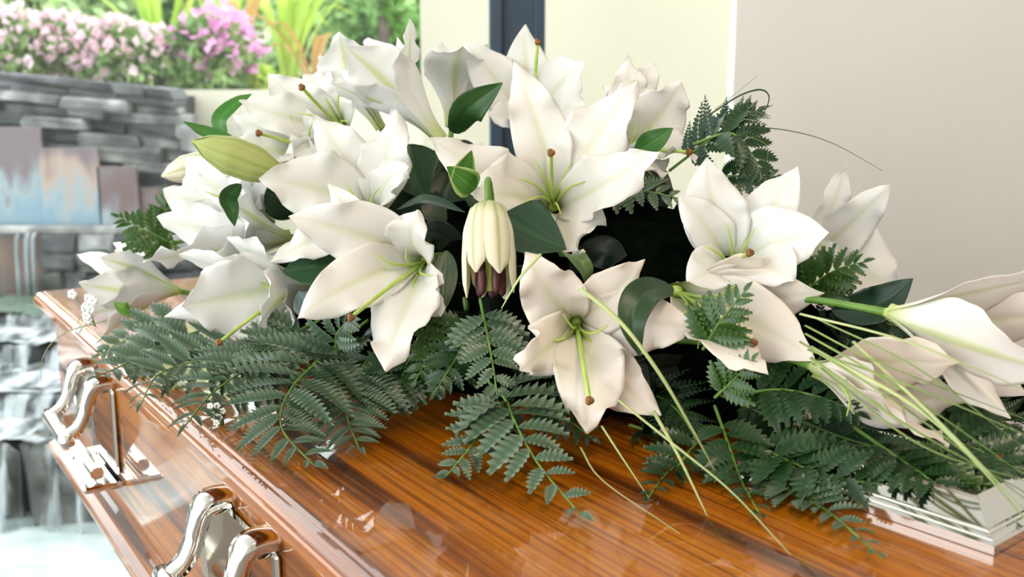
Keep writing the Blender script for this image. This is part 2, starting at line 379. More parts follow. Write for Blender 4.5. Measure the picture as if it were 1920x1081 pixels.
# cream walls outside
CY = 3.3
zt = P(420, 168, 4.35)[2]
struct('wall_cream_low', (P(300, 200, 4.35)[0], 4.35, -.1), (P(800, 200, 4.35)[0] - P(300, 200, 4.35)[0], 0, 0), (0, .16, 0), (0, 0, zt + .1), M_cream)
struct('wall_cream_tall', (P(788, 50, CY)[0], CY, -.1), (2.6, 0, 0), (0, .2, 0), (0, 0, 3.2), M_cream)
struct('planting_bed', (-8, 4.52, -.1), (7.3, 0, 0), (0, 7, 0), (0, 0, P(100, 172, 4.3)[2] + .05), mat('garden_soil', (.12, .1, .07), .9, noise=(5.0, [(.3, (.09, .07, .05)), (.7, (.16, .14, .09))])))

# ------------------------------------------------------------------ garden plants
def leaf_mat(n, a, b, tr=.35): return mat(n, a, .5, noise=(3.0, [(.35, a), (.65, b)]), transl=tr)
M_bush = leaf_mat('bush_green', (.20, .36, .10), (.42, .58, .22)); M_bushd = leaf_mat('bush_dark', (.05, .13, .04), (.14, .28, .08))
M_pink = leaf_mat('pink_blossom', (.80, .54, .62), (.90, .70, .76)); M_mag = leaf_mat('magenta_blossom', (.76, .32, .62), (.86, .50, .76))
M_palm = leaf_mat('palm_lime', (.42, .60, .08), (.66, .78, .16)); M_palmr = leaf_mat('palm_rust', (.50, .28, .10), (.62, .40, .14))
M_tree = leaf_mat('tree_green', (.16, .34, .08), (.40, .60, .24)); M_treed = leaf_mat('tree_dark', (.03, .09, .03), (.08, .22, .05))
M_bark = mat('bark', (.08, .06, .045), .9, noise=(12.0, [(.3, (.05, .04, .03)), (.7, (.12, .09, .07))]))
M_treep = leaf_mat('tree_pale', (.46, .64, .30), (.70, .84, .50)); M_yel = leaf_mat('yellow_blossom', (.85, .65, .10), (.9, .75, .2))
def cloud(n, c, r, size, shell=.55, asp=.45):
    """n pointed leaves scattered in an ellipsoid"""
    mb = MB()
    d = rng.normal(size=(n, 3)); d /= np.linalg.norm(d, axis=1)[:, None]
    rad = shell + (1 - shell) * rng.random(n) ** .6
    lump = 1 + .16 * np.sin(d[:, 0] * 7 + 1.3) * np.cos(d[:, 2] * 6) + .1 * np.sin(d[:, 1] * 9)
    p = c + d * (rad * lump)[:, None] * r
    ax = rng.normal(size=(n, 3)) + d * .8; ax /= np.linalg.norm(ax, axis=1)[:, None]
    sd = np.cross(ax, rng.normal(size=(n, 3))); sd /= np.linalg.norm(sd, axis=1)[:, None]
    nn = np.cross(ax, sd); s = size * rng.uniform(.6, 1.3, n)
    for i in range(n):
        q = p[i]; a = ax[i] * s[i]; b = sd[i] * s[i] * asp; k = nn[i] * s[i] * .12
        mb.add([q - a * .5, q + b * .5 + k, q + a * .5, q - b * .5 + k], [(0, 1, 2), (0, 2, 3)])
    return mb
def bush(px, py, Y, rx, rz, label, bl, nf, nb, green=None):
    c = P(px, py, Y); s = Y / F; r = V(rx * s, min(rx * s, .5) * .8, rz * s)
    t = empty('flowering_shrub', (c[0], Y, c[2] - r[2]), label, 'shrub', 'shrubs above the slate wall')
    o = cloud(nf, c, r, .075, .35).build('foliage', green or M_bush, t); o['kind'] = 'stuff'
    if nb:
        o = cloud(nb, c + (V(0, -.02, .02) if bl is M_pink else V(.06, -.03, .06)), r * (1.06 if bl is M_pink else .95), .05, .8, .9).build('blossoms', bl, t); o['kind'] = 'stuff'
    mb = MB()
    for k in range(5):
        e = c + V(rng.uniform(-.5, .5) * r[0], 0, .1 * r[2]); mb.add(*tube(spline([V(c[0] + .03 * k - .06, Y, c[2] - r[2] - .03), (c + e) / 2 - V(0, 0, r[2] * .5), e], 5), .008, 5))
    mb.build('stems', M_bark, t)
bush(20, 95, 4.7, 110, 66, 'pale pink flowering shrub at the far left above the wall', M_pink, 2600, 520)
bush(130, 105, 4.75, 100, 62, 'dense pink blossom shrub second from left above the wall', M_pink, 2400, 480)
bush(235, 112, 4.7, 96, 62, 'pink shrub in the middle above the slate wall', M_pink, 2300, 460)
bush(385, 104, 4.72, 86, 66, 'rounded shrub with magenta blossoms at its upper right', M_mag, 2600, 330)
bush(325, 148, 4.9, 60, 34, 'low dark green shrub between the pink and magenta shrubs', None, 700, 0, M_bushd)
bush(470, 150, 4.9, 50, 26, 'low bright green shrub over the cream wall', None, 600, 0, M_palm)
ZBED = P(100, 172, 4.3)[2] - .05
def palm(px, py, Y, ln, n, m, label, spread=1.0):
    c = P(px, py, Y); ln += c[2] - ZBED; c = V(c[0], Y, ZBED); t = empty('strap_leaf_plant', c, label, 'plant', 'strap leaved plants in the garden')
    for k in range(n):
        a = rng.uniform(0, 2 * math.pi); l = ln * rng.uniform(.7, 1.15); sp = rng.uniform(.15, .75) * spread
        d = V(math.cos(a), math.sin(a) * .5, 0); pts = [c, c + d * l * sp * .3 + V(0, 0, l * .55), c + d * l * sp * .8 + V(0, 0, l * .85), c + d * l * sp * 1.35 + V(0, 0, l * (.95 - sp * .35))]
        M_ = spline(pts, 9); T = tangents(M_); S = nrm(np.cross(d, (0, 0, 1))); w = .03 * np.sin(np.linspace(.25, math.pi, 9)) ** .7
        v = []
        for i in range(9): v += [M_[i] - S * w[i], M_[i] - np.cross(S, T[i]) * w[i] * .3, M_[i] + S * w[i]]
        f = [(3 * i + j, 3 * i + j + 1, 3 * i + j + 4, 3 * i + j + 3) for i in range(8) for j in (0, 1)]
        build('leaf', v, f, m, t)
palm(420, 60, 6.2, .75, 16, M_palm, 'lime green strap leaved plant behind the magenta shrub')
palm(540, 130, 5.6, .60, 18, M_palm, 'lime green strap leaved plant just left of the lilies')
palm(450, 90, 5.4, .50, 6, M_palmr, 'rust tinted strap leaved plant beside the magenta shrub', .7)
palm(300, 70, 6.0, .65, 14, M_palm, 'lime green strap leaved plant behind the pink shrubs')
palm(590, 140, 5.3, .34, 5, M_palmr, 'small rust tinted plant at the edge of the lilies', 1.2)
def tree(px, py, Y, rx, rz, m, n, label, size=.16, tpx=None):
    c = P(px, py, Y); s = Y / F; t = empty('garden_tree', (c[0], Y, ZBED), label, 'tree', 'trees behind the garden')
    o = cloud(n, c, V(rx * s, rx * s * .6, rz * s), size, .3).build('crown', m, t); o['kind'] = 'stuff'
    x = P(tpx or px, py, Y)[0]; mb = MB(); mb.add(*tube(spline([V(x, Y - .1, ZBED), V(x + .03, Y - .1, 1.6), c + V(0, 0, .2)], 7), [.10, .09, .085, .08, .07, .06, .05], 8)); mb.build('trunk', M_bark, t)
tree(60, -60, 8.5, 260, 150, M_treep, 2600, 'pale green tree at the far left of the garden')
tree(300, -70, 9.2, 230, 170, M_tree, 2600, 'mid green tree in the middle of the garden')
tree(570, 0, 8.6, 130, 150, M_treep, 2200, 'pale leafy tree behind the lime strap leaved plants')
tree(690, 40, 7.2, 90, 120, M_tree, 2400, 'green tree with a dark trunk beside the cream wall', .12, 715)
tree(745, 30, 7.6, 75, 130, M_treed, 2000, 'dark green tree against the cream wall', .12)
tree(650, 120, 8.8, 170, 90, M_tree, 1800, 'low green tree behind the top lilies')
tree(420, 40, 10.0, 420, 190, M_treep, 3600, 'broad pale tree farthest back in the garden', .22)

# ------------------------------------------------------------------ coffin
E0 = V(-.092, .6, LID)                                   # a point on the lid's left top arris
S0, S1 = -.85, 1.30; WID = .60
def cof(s, n, z): return V(*(E0 + AX * s + RT * n)[:2], z)
def outline(inset):
    b = inset
    return [cof(S0 + b, b, 0), cof(S0 + b, WID - b, 0), cof(S1 - b, WID - b, 0), cof(S1 - b, b, 0)]
def ringmesh(prof, capt=True, capb=False):
    """prof: list of (inset, z) from the bottom up"""
    v = []; f = []
    for ins, z in prof:
        for p in outline(ins): v.append(V(p[0], p[1], z))
    for k in range(len(prof) - 1):
        for i in range(4):
            j = (i + 1) % 4; f.append((k * 4 + i, k * 4 + j, k * 4 + 4 + j, k * 4 + 4 + i))
    n = (len(prof) - 1) * 4
    if capt: f.append((n, n + 1, n + 2, n + 3))
    if capb: f.append((3, 2, 1, 0))
    return v, f
coffin = empty('coffin', (*(cof((S0 + S1) / 2, WID / 2, 0)[:2]), .50), 'polished red-brown wooden coffin with chrome handles under the white lilies', 'coffin')
body = build('body', *ringmesh([(.026, .515), (.026, .777)], True, True), M_side, coffin, smooth=False)
build('base_moulding', *ringmesh([(.012, .505), (.012, .512), (.004, .516), (.002, .524), (.004, .532), (.014, .538), (.020, .546), (.031, .552)], False, True), M_wood, body, smooth=False)
# lid: flat lip, rounded moulding, raised top
prof = [(.030, .775), (.002, .775), (.0005, .7765), (.0, .778), (.0, .7875), (.001, .789)]
for a in np.linspace(0, math.pi / 2, 9): prof.append((.0015 + .0105 * (1 - math.cos(a)), .7893 + .0087 * math.sin(a)))
prof += [(.0128, .798), (.0135, .7993), (.0142, .7998), (.0155, .80)]
lid = build('lid', *ringmesh(prof, True, True), M_wood, coffin, smooth=False)
# bier under the coffin
t = empty('bier', (*(cof((S0 + S1) / 2, WID / 2, 0)[:2]), -.02), 'dark draped bier that carries the coffin', 'bier')
c0 = cof(S0 + .35, .18, -.02); mb = MB()
mb.add(*box(c0, AX * (S1 - S0 - .7), RT * (WID - .36), V(0, 0, .525), .01)); mb.build('bier_body', M_floor, t, smooth=False)
# chrome swing handles on the left side
def handle(s, label):
    nv = -RT; o = cof(s, .026, .722); t = bpy.data.objects.new('handle', None); col.objects.link(t); t.parent = coffin; t.location = o - LOC[coffin]; LOC[t] = o; t['label'] = label; t.empty_display_size = .02
    q = lambda a, n, z: o + AX * a + nv * n + V(0, 0, z)
    bp = MB(); bp.add(*box(q(-.075, 0, -.112), AX * .15, nv * .006, V(0, 0, .118), .003)); bp.build('back_plate', M_chrome, t, smooth=False)
    lo = MB(); lo.add(*box(q(-.09, 0, -.125), AX * .18, nv * .052, V(0, 0, .009), .003)); lo.add(*tube([q(-.07, .03, -.105), q(.07, .03, -.105)], .009, 12)); lo.build('lower_ledge', M_chrome, t, smooth=False)
    for a in (-.058, .058):
        prof = [(0, .016), (.016, .017), (.027, .012), (.033, -.004), (.038, -.022), (.048, -.040), (.062, -.050)]
        M_ = spline([q(a, n, z) for n, z in prof], 24); w = np.interp(np.linspace(0, 1, 24), [0, .3, .6, 1], [.017, .016, .0115, .0115])
        v = []; f = []; T = tangents(M_); K = 10
        for i in range(24):
            N = np.cross(T[i], AX); th = np.interp(i / 23, [0, .3, 1], [.009, .009, .0075])
            for k in range(K):
                b = 2 * math.pi * (k + .5) / K; cx, cy = math.cos(b), math.sin(b)
                v.append(M_[i] + AX * math.copysign(abs(cx) ** .5, cx) * w[i] + N * math.copysign(abs(cy) ** .5, cy) * th)
        for i in range(23):
            for k in range(K): f.append((i * K + k, i * K + (k + 1) % K, i * K + K + (k + 1) % K, i * K + K + k))
        f += [tuple(range(K))[::-1], tuple(23 * K + k for k in range(K))]
        build('arm', v, f, M_chrome, t)
        e0, e1 = a - .010, a + .010; g = [(0, .006), (.022, .004), (.030, -.02), (.028, -.06), (0, -.10)]
        mb = MB(); mb.add([q(e0, n, z) for n, z in g] + [q(e1, n, z) for n, z in g], [(0, 1, 2, 3, 4), (9, 8, 7, 6, 5)] + [(k, k + 5, (k + 1) % 5 + 5, (k + 1) % 5) for k in range(5)]); mb.build('bracket_web', M_chrome, t, smooth=False)
    bar = MB(); bar.add(*tube([q(a, .064, -.053) for a in (-.080, -.077, -.058, 0, .058, .077, .080)], [.005, .009, .0105, .0105, .0105, .009, .005], 14)); bar.build('grip_bar', M_chrome, t)
def s_of(px, py, n=.032, z=None):                           # where a pixel meets the coffin's left side
    r = ray(px, py); a = cof(0, n, 0); k = ((a - CAM) @ RT) / (r @ RT); p = CAM + r * k; return (p - E0) @ AX
handle(s_of(163, 697, .005), 'farther chrome handle on the left side below the fern')
handle(s_of(385, 990, .005) - .075, 'nearer chrome handle at the bottom edge of the picture')
# chrome name plate on the lid
def plate():
    d = nrm(L(1863, 1036, 0) - L(1607, 949, 0)); d = nrm(V(d[0], d[1], 0)); e = V(-d[1], d[0], 0)    # d towards the near corner, e away
    near = L(1863, 1042, 0); c0 = near - d * .22 
    t = empty('name_plate', c0 + d * .11 + e * .08, 'mirror-bright chrome name plate with stepped rim on the lid', 'name plate')
    def ring(prof, nm, cap=True):
        v = []; f = []
        for ins, z in prof:
            for (a, b) in ((ins, ins), (.22 - ins, ins), (.22 - ins, .15 - ins), (ins, .15 - ins)): p = c0 + d * a + e * b; v.append(V(p[0], p[1], LID + z))
        for k in range(len(prof) - 1):
            for i in range(4): j = (i + 1) % 4; f.append((k * 4 + i, k * 4 + j, k * 4 + 4 + j, k * 4 + 4 + i))
        n = (len(prof) - 1) * 4
        if cap: f.append((n, n + 1, n + 2, n + 3))
        build(nm, v, f, M_chrome, t, smooth=False)
    ring([(0, .0005), (0, .007), (.002, .0085), (.003, .0085), (.004, .010), (.006, .0115), (.008, .0115), (.009, .013), (.011, .013)], 'stepped_rim', False)
    ring([(.011, .013), (.026, .026), (.030, .027)], 'raised_border', False)
    ring([(.030, .027), (.031, .0245)], 'inset_panel')
plate()

# ------------------------------------------------------------------ petals, lilies
UC = np.array([-1, -.86, -.68, -.48, -.3, -.15, -.05, .05, .15, .3, .48, .68, .86, 1.0])
def smooth01(x, a, b): t = np.clip((x - a) / (b - a), 0, 1); return t * t * (3 - 2 * t)
def sheet(M_, S, N, w, cup, ruf, freq, ph, groove, th, colf, twist=None):
    """a solid thin blade: spine points M_, side dirs S, inner normals N, half widths w"""
    n = len(M_); top = []; bot = []; ct = []; cb = []
    ts = np.linspace(0, 1, n)
    for i in range(n):
        s, nn = S[i], N[i]
        if twist is not None:
            a = twist[i]; s, nn = s * math.cos(a) + nn * math.sin(a), nn * math.cos(a) - s * math.sin(a)
        for u in UC:
            au = abs(u)
            ang = cup[i] * au                                  # curl the half blade along an arc
            if abs(cup[i]) > 1e-3: lx, lz = math.sin(ang) / cup[i] * w[i], (1 - math.cos(ang)) / cup[i] * w[i]
            else: lx, lz = au * w[i], 0
            r = ruf[i] * au ** 2.2 * math.sin(2 * math.pi * freq * ts[i] + (ph if u > 0 else ph * 1.7 + 1.9)); r += .45 * ruf[i] * au ** 3 * math.sin(2 * math.pi * freq * 2.3 * ts[i] + ph * (2.1 if u > 0 else 3.3))
            p = M_[i] + s * math.copysign(lx, u) + nn * (lz + r - groove * w[i] * math.exp(-(u / .16) ** 2))
            top.append(p + nn * th * (1 - .7 * au)); bot.append(p - nn * th * (1 - .7 * au)); ct.append(colf(u, ts[i], 1)); cb.append(colf(u, ts[i], 0))
    m = len(UC); K = n * m; f = []
    for i in range(n - 1):
        for j in range(m - 1):
            a = i * m + j; f.append((a, a + 1, a + m + 1, a + m)); f.append((K + a, K + a + m, K + a + m + 1, K + a + 1))
        f.append((i * m, i * m + m, K + i * m + m, K + i * m)); a = i * m + m - 1; f.append((a, K + a, K + a + m, a + m))
    return top + bot, f, np.array(ct + cb)
WHITE = V(.90, .895, .875); GRN = V(.50, .62, .13); YEL = V(.80, .80, .42)
def petal_col(warm, wide):
    base = WHITE * (1 - warm) + V(.90, .83, .74) * warm  # warm room light mixed into the petal colour, lily by lily
    def c(u, t, inner):
        rib = math.exp(-(u / .11) ** 2)
        if inner: k = max(.95 * (1 - smooth01(t, .0, .26)), .34 * rib * (1 - .8 * smooth01(t, .3, .95)))
        else: k = max(.9 * (1 - smooth01(t, .0, .22)), (.95 if not wide else .8) * rib * (1 - .45 * smooth01(t, .55, 1)))
        q = base * (1 - k) + (GRN * .7 + YEL * .3) * k
        if t > .97: q = q * .8 + V(.6, .6, .25) * .2
        return q
    return c
def petal(t, B, A, T, W, lx, lift, ruf, sd, warm, wide, tight=.12):
    r = np.random.default_rng(sd); d = T - B; h = d @ A; perp = d - A * h; R = np.linalg.norm(perp); out = nrm(perp)
    P1 = B + A * lx * .75 + out * R * tight; top = max(h * .74, lx * .8) + lift
    P2 = B + A * top + out * R * .62
    n = 26; tt = np.linspace(0, 1, n)[:, None]
    P1b = B + A * (lx * .25) + out * .004
    M_ = (1 - tt) ** 3 * (B + out * .004) + 3 * (1 - tt) ** 2 * tt * P1 + 3 * (1 - tt) * tt ** 2 * P2 + tt ** 3 * T
    side = nrm(np.cross(A, out)); bend = r.uniform(-.06, .06) * np.linalg.norm(d)
    M_ = M_ + side * (np.sin(tt * math.pi) * bend)
    Tn = tangents(M_); S = np.array([nrm(side - q * (side @ q)) for q in Tn]); N = np.array([nrm(np.cross(q, s)) for q, s in zip(Tn, S)])
    if N[4] @ (-out + A * .3) < 0: N = -N
    x = np.linspace(0, 1, n)
    w = W * .5 * np.clip(.34 + .66 * smooth01(x, .04, .46), 0, 1) * np.clip(1 - np.clip((x - .48) / .52, 0, 1) ** 1.75, 0, 1)
    w = np.maximum(w, .0006)
    cup = np.interp(x, [0, .2, .45, .7, 1], [1.5, 1.15, .55, r.uniform(-.25, .25), r.uniform(-.9, -.1)])
    rf = W * ruf * smooth01(x, .25, .6) * (1 - .6 * smooth01(x, .85, 1))
    tw = np.linspace(0, 1, n) ** 2 * r.uniform(-.35, .35)
    v, f, c = sheet(M_, S, N, w, cup, rf, r.uniform(2.2, 3.6), r.uniform(0, 6), .05, .0005, petal_col(warm, wide), tw)
    build('petal', v, f, M_petal, t, cols=c); PTS.append(M_[::3])
CORE = V(.0, 1.04, .88)
PTS = []
def lily(label, base, face, petals, pistil=None, lx=.07, lift=.012, ruf=.125, warm=0, stamens=6, seed=1, stem_to=None, slen=.06, tight=.12):
    B = P(*base); A = nrm(P(*face) - B); r = np.random.default_rng(seed)
    t = empty('white_lily', B, label, 'lily', 'white lilies of the casket spray')
    for i, p in enumerate(petals): petal(t, B, A, P(*p[:3]), p[3], p[4] if len(p) > 4 else lx, p[5] if len(p) > 5 else lift, p[6] if len(p) > 6 else ruf, seed * 31 + i, warm, p[3] > .054, tight)
    s1 = nrm(np.cross(A, (0.1, .2, 1))); s2 = np.cross(A, s1)
    mb = MB(); mb.add(*tube([B - A * .004, B + A * .002, B + A * .010, B + A * .016], [.0035, .005, .006, .003], 10)); mb.build('receptacle', M_fil, t)
    pe = P(*pistil) if pistil else None
    if stamens:
        for k in range(stamens):
            a = 2 * math.pi * k / 6 + r.uniform(-.3, .3); d = s1 * math.cos(a) + s2 * math.sin(a); ln = lx * r.uniform(.85, 1.15)
            if pe is not None: dd = nrm(nrm(pe - B) * .75 + A * .25)
            else: dd = A
            M_ = spline([B + A * .008, B + dd * ln * .5 + d * .006, B + dd * ln * .85 + d * .018, B + dd * ln * 1.0 + d * .034], 9)
            mb = MB(); mb.add(*tube(M_, [.0016, .0016, .0015, .0015, .0014, .0012, .001, .0008, .0005], 6)); mb.build('stamen', M_fil, t)
    if pe is not None:
        M_ = spline([B + A * .006, B * .5 + pe * .5 + A * .012, pe], 12); mb = MB()
        mb.add(*tube(M_, np.linspace(.0024, .0019, 12), 8)); o = mb.build('pistil', M_fil, t)
        mb = MB(); e = pe + nrm(M_[-1] - M_[-2]) * .002
        for k in range(3):
            a = 2 * math.pi * k / 3; mb.add(*ball(e + V(.0012 * math.cos(a), 0, .0012 * math.sin(a)), .0030, 8, 6))
        mb.build('stigma', M_stig, o)
    E_ = stem_to if stem_to is not None else CORE + (B - CORE) * V(.55, .4, .2)
    mb = MB(); mb.add(*tube(spline([B + A * .006, B - A * slen * .5, B - A * slen + (E_ - B) * .2, E_], 12), [.0045, .0038, .0035] + [.0033] * 9, 8)); mb.build('stem', M_stem, t)
    return t

lily('large open white lily at the top centre facing the viewer with green stamens', (1040, 395, 1.07), (1020, 320, .97),
     [(806, 258, 1.0, .062), (962, 112, 1.05, .062), (1196, 150, 1.02, .074), (1238, 285, .95, .066), (1084, 468, .95, .10, .04, .0), (890, 368, .97, .088, .05, .0, .16)], (1033, 288, .95), seed=1, warm=.35)
lily('drooping open lily at the front centre over the bare lid', (1080, 600, .94), (1085, 640, .85),
     [(985, 472, .88, .062), (1207, 486, .90, .056), (1314, 616, .87, .062), (1240, 778, .84, .056), (1100, 812, .81, .066), (974, 694, .84, .054, .06, .01, .2)], (1105, 748, .80), seed=2, warm=.75)
lily('upright open white lily at the right against the grey wall', (1366, 508, .99), (1390, 440, .90),
     [(1325, 295, .96, .066), (1495, 312, .97, .056), (1271, 362, .95, .046), (1554, 436, .90, .072), (1288, 528, .90, .056), (1488, 528, .88, .062)], (1405, 474, .89), seed=3, ruf=.05)
lily('open white lily left of the hanging bud with a long drooping petal', (806, 485, 1.04), (730, 512, .94),
     [(614, 343, .99, .052), (784, 393, .97, .056), (541, 405, .96, .072), (557, 598, .92, .062), (722, 695, .90, .072), (828, 594, .95, .052)], (660, 593, .90), seed=4, warm=.2, lx=.075)
lily('white lily with tall upright petals, directly above the lily left of the hanging bud', (712, 410, 1.13), (660, 335, 1.03),
     [(588, 212, 1.13, .062), (742, 202, 1.11, .064), (485, 335, 1.05, .082), (768, 312, 1.05, .046), (507, 492, 1.05, .05), (650, 440, 1.03, .05)], (625, 388, 1.01), seed=5, warm=.1)
lily('trumpet lily seen from behind pointing up, highest at the left of the post', (828, 264, 1.13), (705, 120, 1.14),
     [(647, 85, 1.085, .074, .10, .0), (768, 36, 1.12, .058, .11, .0), (618, 154, 1.10, .05, .1, .0), (690, 70, 1.22, .06, .1, .0), (640, 130, 1.22, .06, .1, .0), (745, 70, 1.22, .055, .11, .0)], None, lx=.10, stamens=0, seed=6, ruf=.05)
lily('overexposed white lily at the upper left with a thin pistil rising', (660, 255, 1.22), (575, 205, 1.12),
     [(503, 138, 1.16, .062), (600, 128, 1.22, .055), (448, 190, 1.14, .055), (525, 300, 1.10, .055), (655, 150, 1.2, .05), (610, 320, 1.10, .05)], (567, 165, 1.10), seed=7)
lily('white lily at the upper left above the green bud with its pistil pointing left', (612, 285, 1.21), (510, 255, 1.12),
     [(436, 215, 1.16, .055), (430, 268, 1.12, .05), (515, 305, 1.08, .055), (475, 200, 1.22, .05), (575, 320, 1.10, .05), (560, 195, 1.2, .05)], (487, 250, 1.08), seed=8)
lily('white lily mostly hidden behind the highest trumpet lily', (715, 240, 1.30), (650, 110, 1.30),
     [(637, 60, 1.27, .066), (598, 105, 1.32, .055), (690, 72, 1.32, .055), (620, 170, 1.24, .055), (570, 160, 1.3, .055), (660, 90, 1.37, .055)], None, seed=9, stamens=0, lx=.09)
lily('white lily seen from behind between the trumpet lily and the post', (848, 238, 1.23), (862, 110, 1.27),
     [(803, 96, 1.23, .062), (866, 88, 1.19, .08), (915, 82, 1.25, .066), (830, 80, 1.34, .06), (890, 90, 1.34, .06), (795, 140, 1.27, .055)], None, seed=10, stamens=0, lx=.09, lift=.0, ruf=.05)
lily('white lily in front of the navy post at the top', (1000, 255, 1.27), (990, 160, 1.18),
     [(985, 46, 1.25, .062), (870, 78, 1.22, .066), (1099, 116, 1.19, .086), (1098, 200, 1.16, .06), (915, 215, 1.2, .05), (1000, 230, 1.14, .05)], (1008, 82, 1.22), seed=11, ruf=.06)
lily('white lily behind the large centre lily facing right', (1150, 292, 1.17), (1235, 225, 1.09),
     [(1178, 104, 1.17, .055), (1224, 116, 1.18, .052), (1279, 152, 1.12, .072), (1325, 298, 1.05, .062), (1240, 335, 1.03, .055), (1130, 160, 1.22, .055)], (1290, 285, 1.05), seed=12, warm=.2, lx=.06)
lily('white lily in profile at the far right against the grey wall', (1490, 500, 1.09), (1590, 440, .99),
     [(1589, 303, 1.06, .040, .05, .0), (1673, 343, 1.02, .052, .05, .0), (1690, 545, .99, .10, .05, .0), (1545, 420, 1.12, .05), (1570, 560, .98, .06), (1530, 440, 1.10, .05)], None, seed=13, stamens=0, warm=.1)
lily('shaded peach-white lily under the upright right-hand lily', (1262, 542, .96), (1390, 600, .84),
     [(1546, 549, .88, .062, .04, .0), (1528, 676, .83, .07, .04, .0), (1440, 702, .80, .058, .04, .0), (1380, 600, .98, .052), (1488, 520, .93, .066), (1420, 530, .95, .055)], (1410, 640, .845), seed=14, warm=.8, stamens=5, tight=.3, ruf=.07)
lily('white lily at the left in profile with an orange rib and long pistil', (590, 527, 1.12), (455, 558, 1.08),
     [(336, 476, 1.09, .09), (425, 446, 1.11, .075), (340, 574, 1.06, .115), (484, 607, 1.02, .075), (545, 642, 1.04, .055), (308, 594, 1.12, .048)], (413, 640, 1.01), seed=15, ruf=.06, lx=.06, lift=.0, tight=.25)
lily('broad white lily at the left above the profile lily', (545, 445, 1.20), (405, 442, 1.18),
     [(294, 406, 1.19, .08), (268, 490, 1.15, .105), (425, 330, 1.22, .08), (345, 370, 1.26, .07), (385, 515, 1.10, .07), (440, 385, 1.13, .08)], None, seed=16, ruf=.06, lx=.06, lift=.0, tight=.28, stamens=3)
lily('leftmost white lily over the far corner of the coffin', (335, 545, 1.29), (225, 522, 1.28),
     [(145, 477, 1.31, .05), (188, 482, 1.24, .05), (148, 530, 1.22, .062), (158, 594, 1.24, .07), (180, 642, 1.23, .055), (212, 455, 1.33, .052)], None, seed=17, ruf=.06, lx=.045, lift=.0, tight=.3, stamens=2)
lily('overexposed white lily beside the small pale bud at the left', (505, 425, 1.26), (425, 365, 1.20),
     [(345, 296, 1.25, .085), (306, 355, 1.24, .08), (435, 275, 1.32, .08), (505, 320, 1.28, .08), (335, 432, 1.2, .08), (450, 445, 1.19, .09)], None, seed=18, ruf=.07, lx=.08, stamens=3)
lily('trumpet lily on a green stalk at the right edge of the picture', (1665, 586, .83), (1850, 622, .77),
     [(1990, 508, .77, .055, .05, .0), (1975, 694, .70, .070, .05, .0), (1895, 784, .76, .055, .05, .0), (2000, 575, .82, .06, .06, .0), (1990, 640, .86, .065, .06, .0), (1925, 740, .82, .055, .06, .0)], None, seed=19, warm=.25, lx=.10, stamens=0, ruf=.03, tight=.3, stem_to=P(1480, 575, .92))
lily('shaded lily under the grass blades at the lower right', (1525, 688, .83), (1680, 740, .76),
     [(1801, 679, .76, .06, .05, .0), (1779, 836, .71, .06, .05, .0), (1812, 752, .78, .066, .05, .0), (1700, 800, .72, .052), (1745, 700, .80, .06), (1690, 690, .84, .05)], None, seed=20, warm=.8, lx=.06, lift=.0, tight=.28, ruf=.07, stamens=2)

# ------------------------------------------------------------------ buds
def bud(label, p0, p1, rad, green, openn=False, seed=3):
    a, b = P(*p0), P(*p1); d = b - a; ln = np.linalg.norm(d); A = d / ln; t = empty('lily_bud', a, label, 'lily bud', 'unopened lily buds')
    s1 = nrm(np.cross(A, (.2, -1, .3))); s2 = np.cross(A, s1); n = 16; x = np.linspace(0, 1, n)
    for k in range(6):
        an = 2 * math.pi * k / 6 + .3; out = s1 * math.cos(an) + s2 * math.sin(an)
        k_in = k % 2; rr = rad * (1 if k_in == 0 else .95); lk = (.80 if out[1] < -.3 else 1.0) if openn else 1.0
        pr = np.interp(x, [0, .08, .3, .6, .85, 1], [.25, .55, .95, 1.0, .6, .05]) if not openn else np.interp(x, [0, .06, .3, .6, .85, 1], [.3, .68, .98, 1.06, 1.05, .92])
        M_ = np.array([a + A * ln * q * lk * (1 if k_in == 0 else .97) + out * rr * p for q, p in zip(x, pr)])
        side = nrm(np.cross(A, out)); Tn = tangents(M_); S = np.array([side] * n); N = np.array([-nrm(np.cross(side, q)) for q in Tn]); N = np.array([q if q @ out < 0 else -q for q in N])
        w = np.maximum(rr * pr * .66, .0008) if not openn else rr * .62 * np.interp(x, [0, .1, .5, .85, 1], [.4, .75, 1.0, .85, .1])
        def c(u, tt, inner):
            rib = math.exp(-(u / .16) ** 2); base = V(.56, .62, .22) if green else V(.88, .84, .66)
            tip = V(.40, .52, .12); q = base * (1 - rib * .5) + V(.34, .44, .08) * rib * .5; kk = 1 - smooth01(tt, 0, .25)
            return q * (1 - .6 * kk) + tip * .6 * kk
        v, f, cc = sheet(M_, S, N, w, np.full(n, .9), np.zeros(n), 1, 0, -.10, .0004, c); build('tepal', v, f, M_petal, t, cols=cc)
    if openn:
        for k in range(5):
            an = 2 * math.pi * k / 5 + .6; o_ = s1 * math.cos(an) + s2 * math.sin(an); e = b - A * ln * .15 + o_ * rad * .45
            mb = MB(); mb.add(*tube([e - A * .022, e - A * .017, e, e + A * .010, e + A * .013], [.001, .0036, .0042, .0034, .001], 8)); mb.build('anther', M_anth, t)
        mb = MB(); mb.add(*tube([a + A * ln * .3, b - A * ln * .06], .0024, 8)); mb.build('pistil', M_fil, t)
    E_ = CORE + (a - CORE) * V(.5, .4, .3); mb = MB(); mb.add(*tube(spline([a + A * .004, a - A * .02, (a - A * .05) * .7 + E_ * .3, E_], 10), .003, 8)); mb.build('stem', M_stem, t)
bud('long green unopened lily bud pointing left at the upper left', (530, 328, 1.08), (360, 264, 1.06), .0215, True)
bud('pale bell-shaped lily bud hanging at the centre with maroon anthers showing', (915, 378, .94), (920, 556, .91), .0245, False, True)
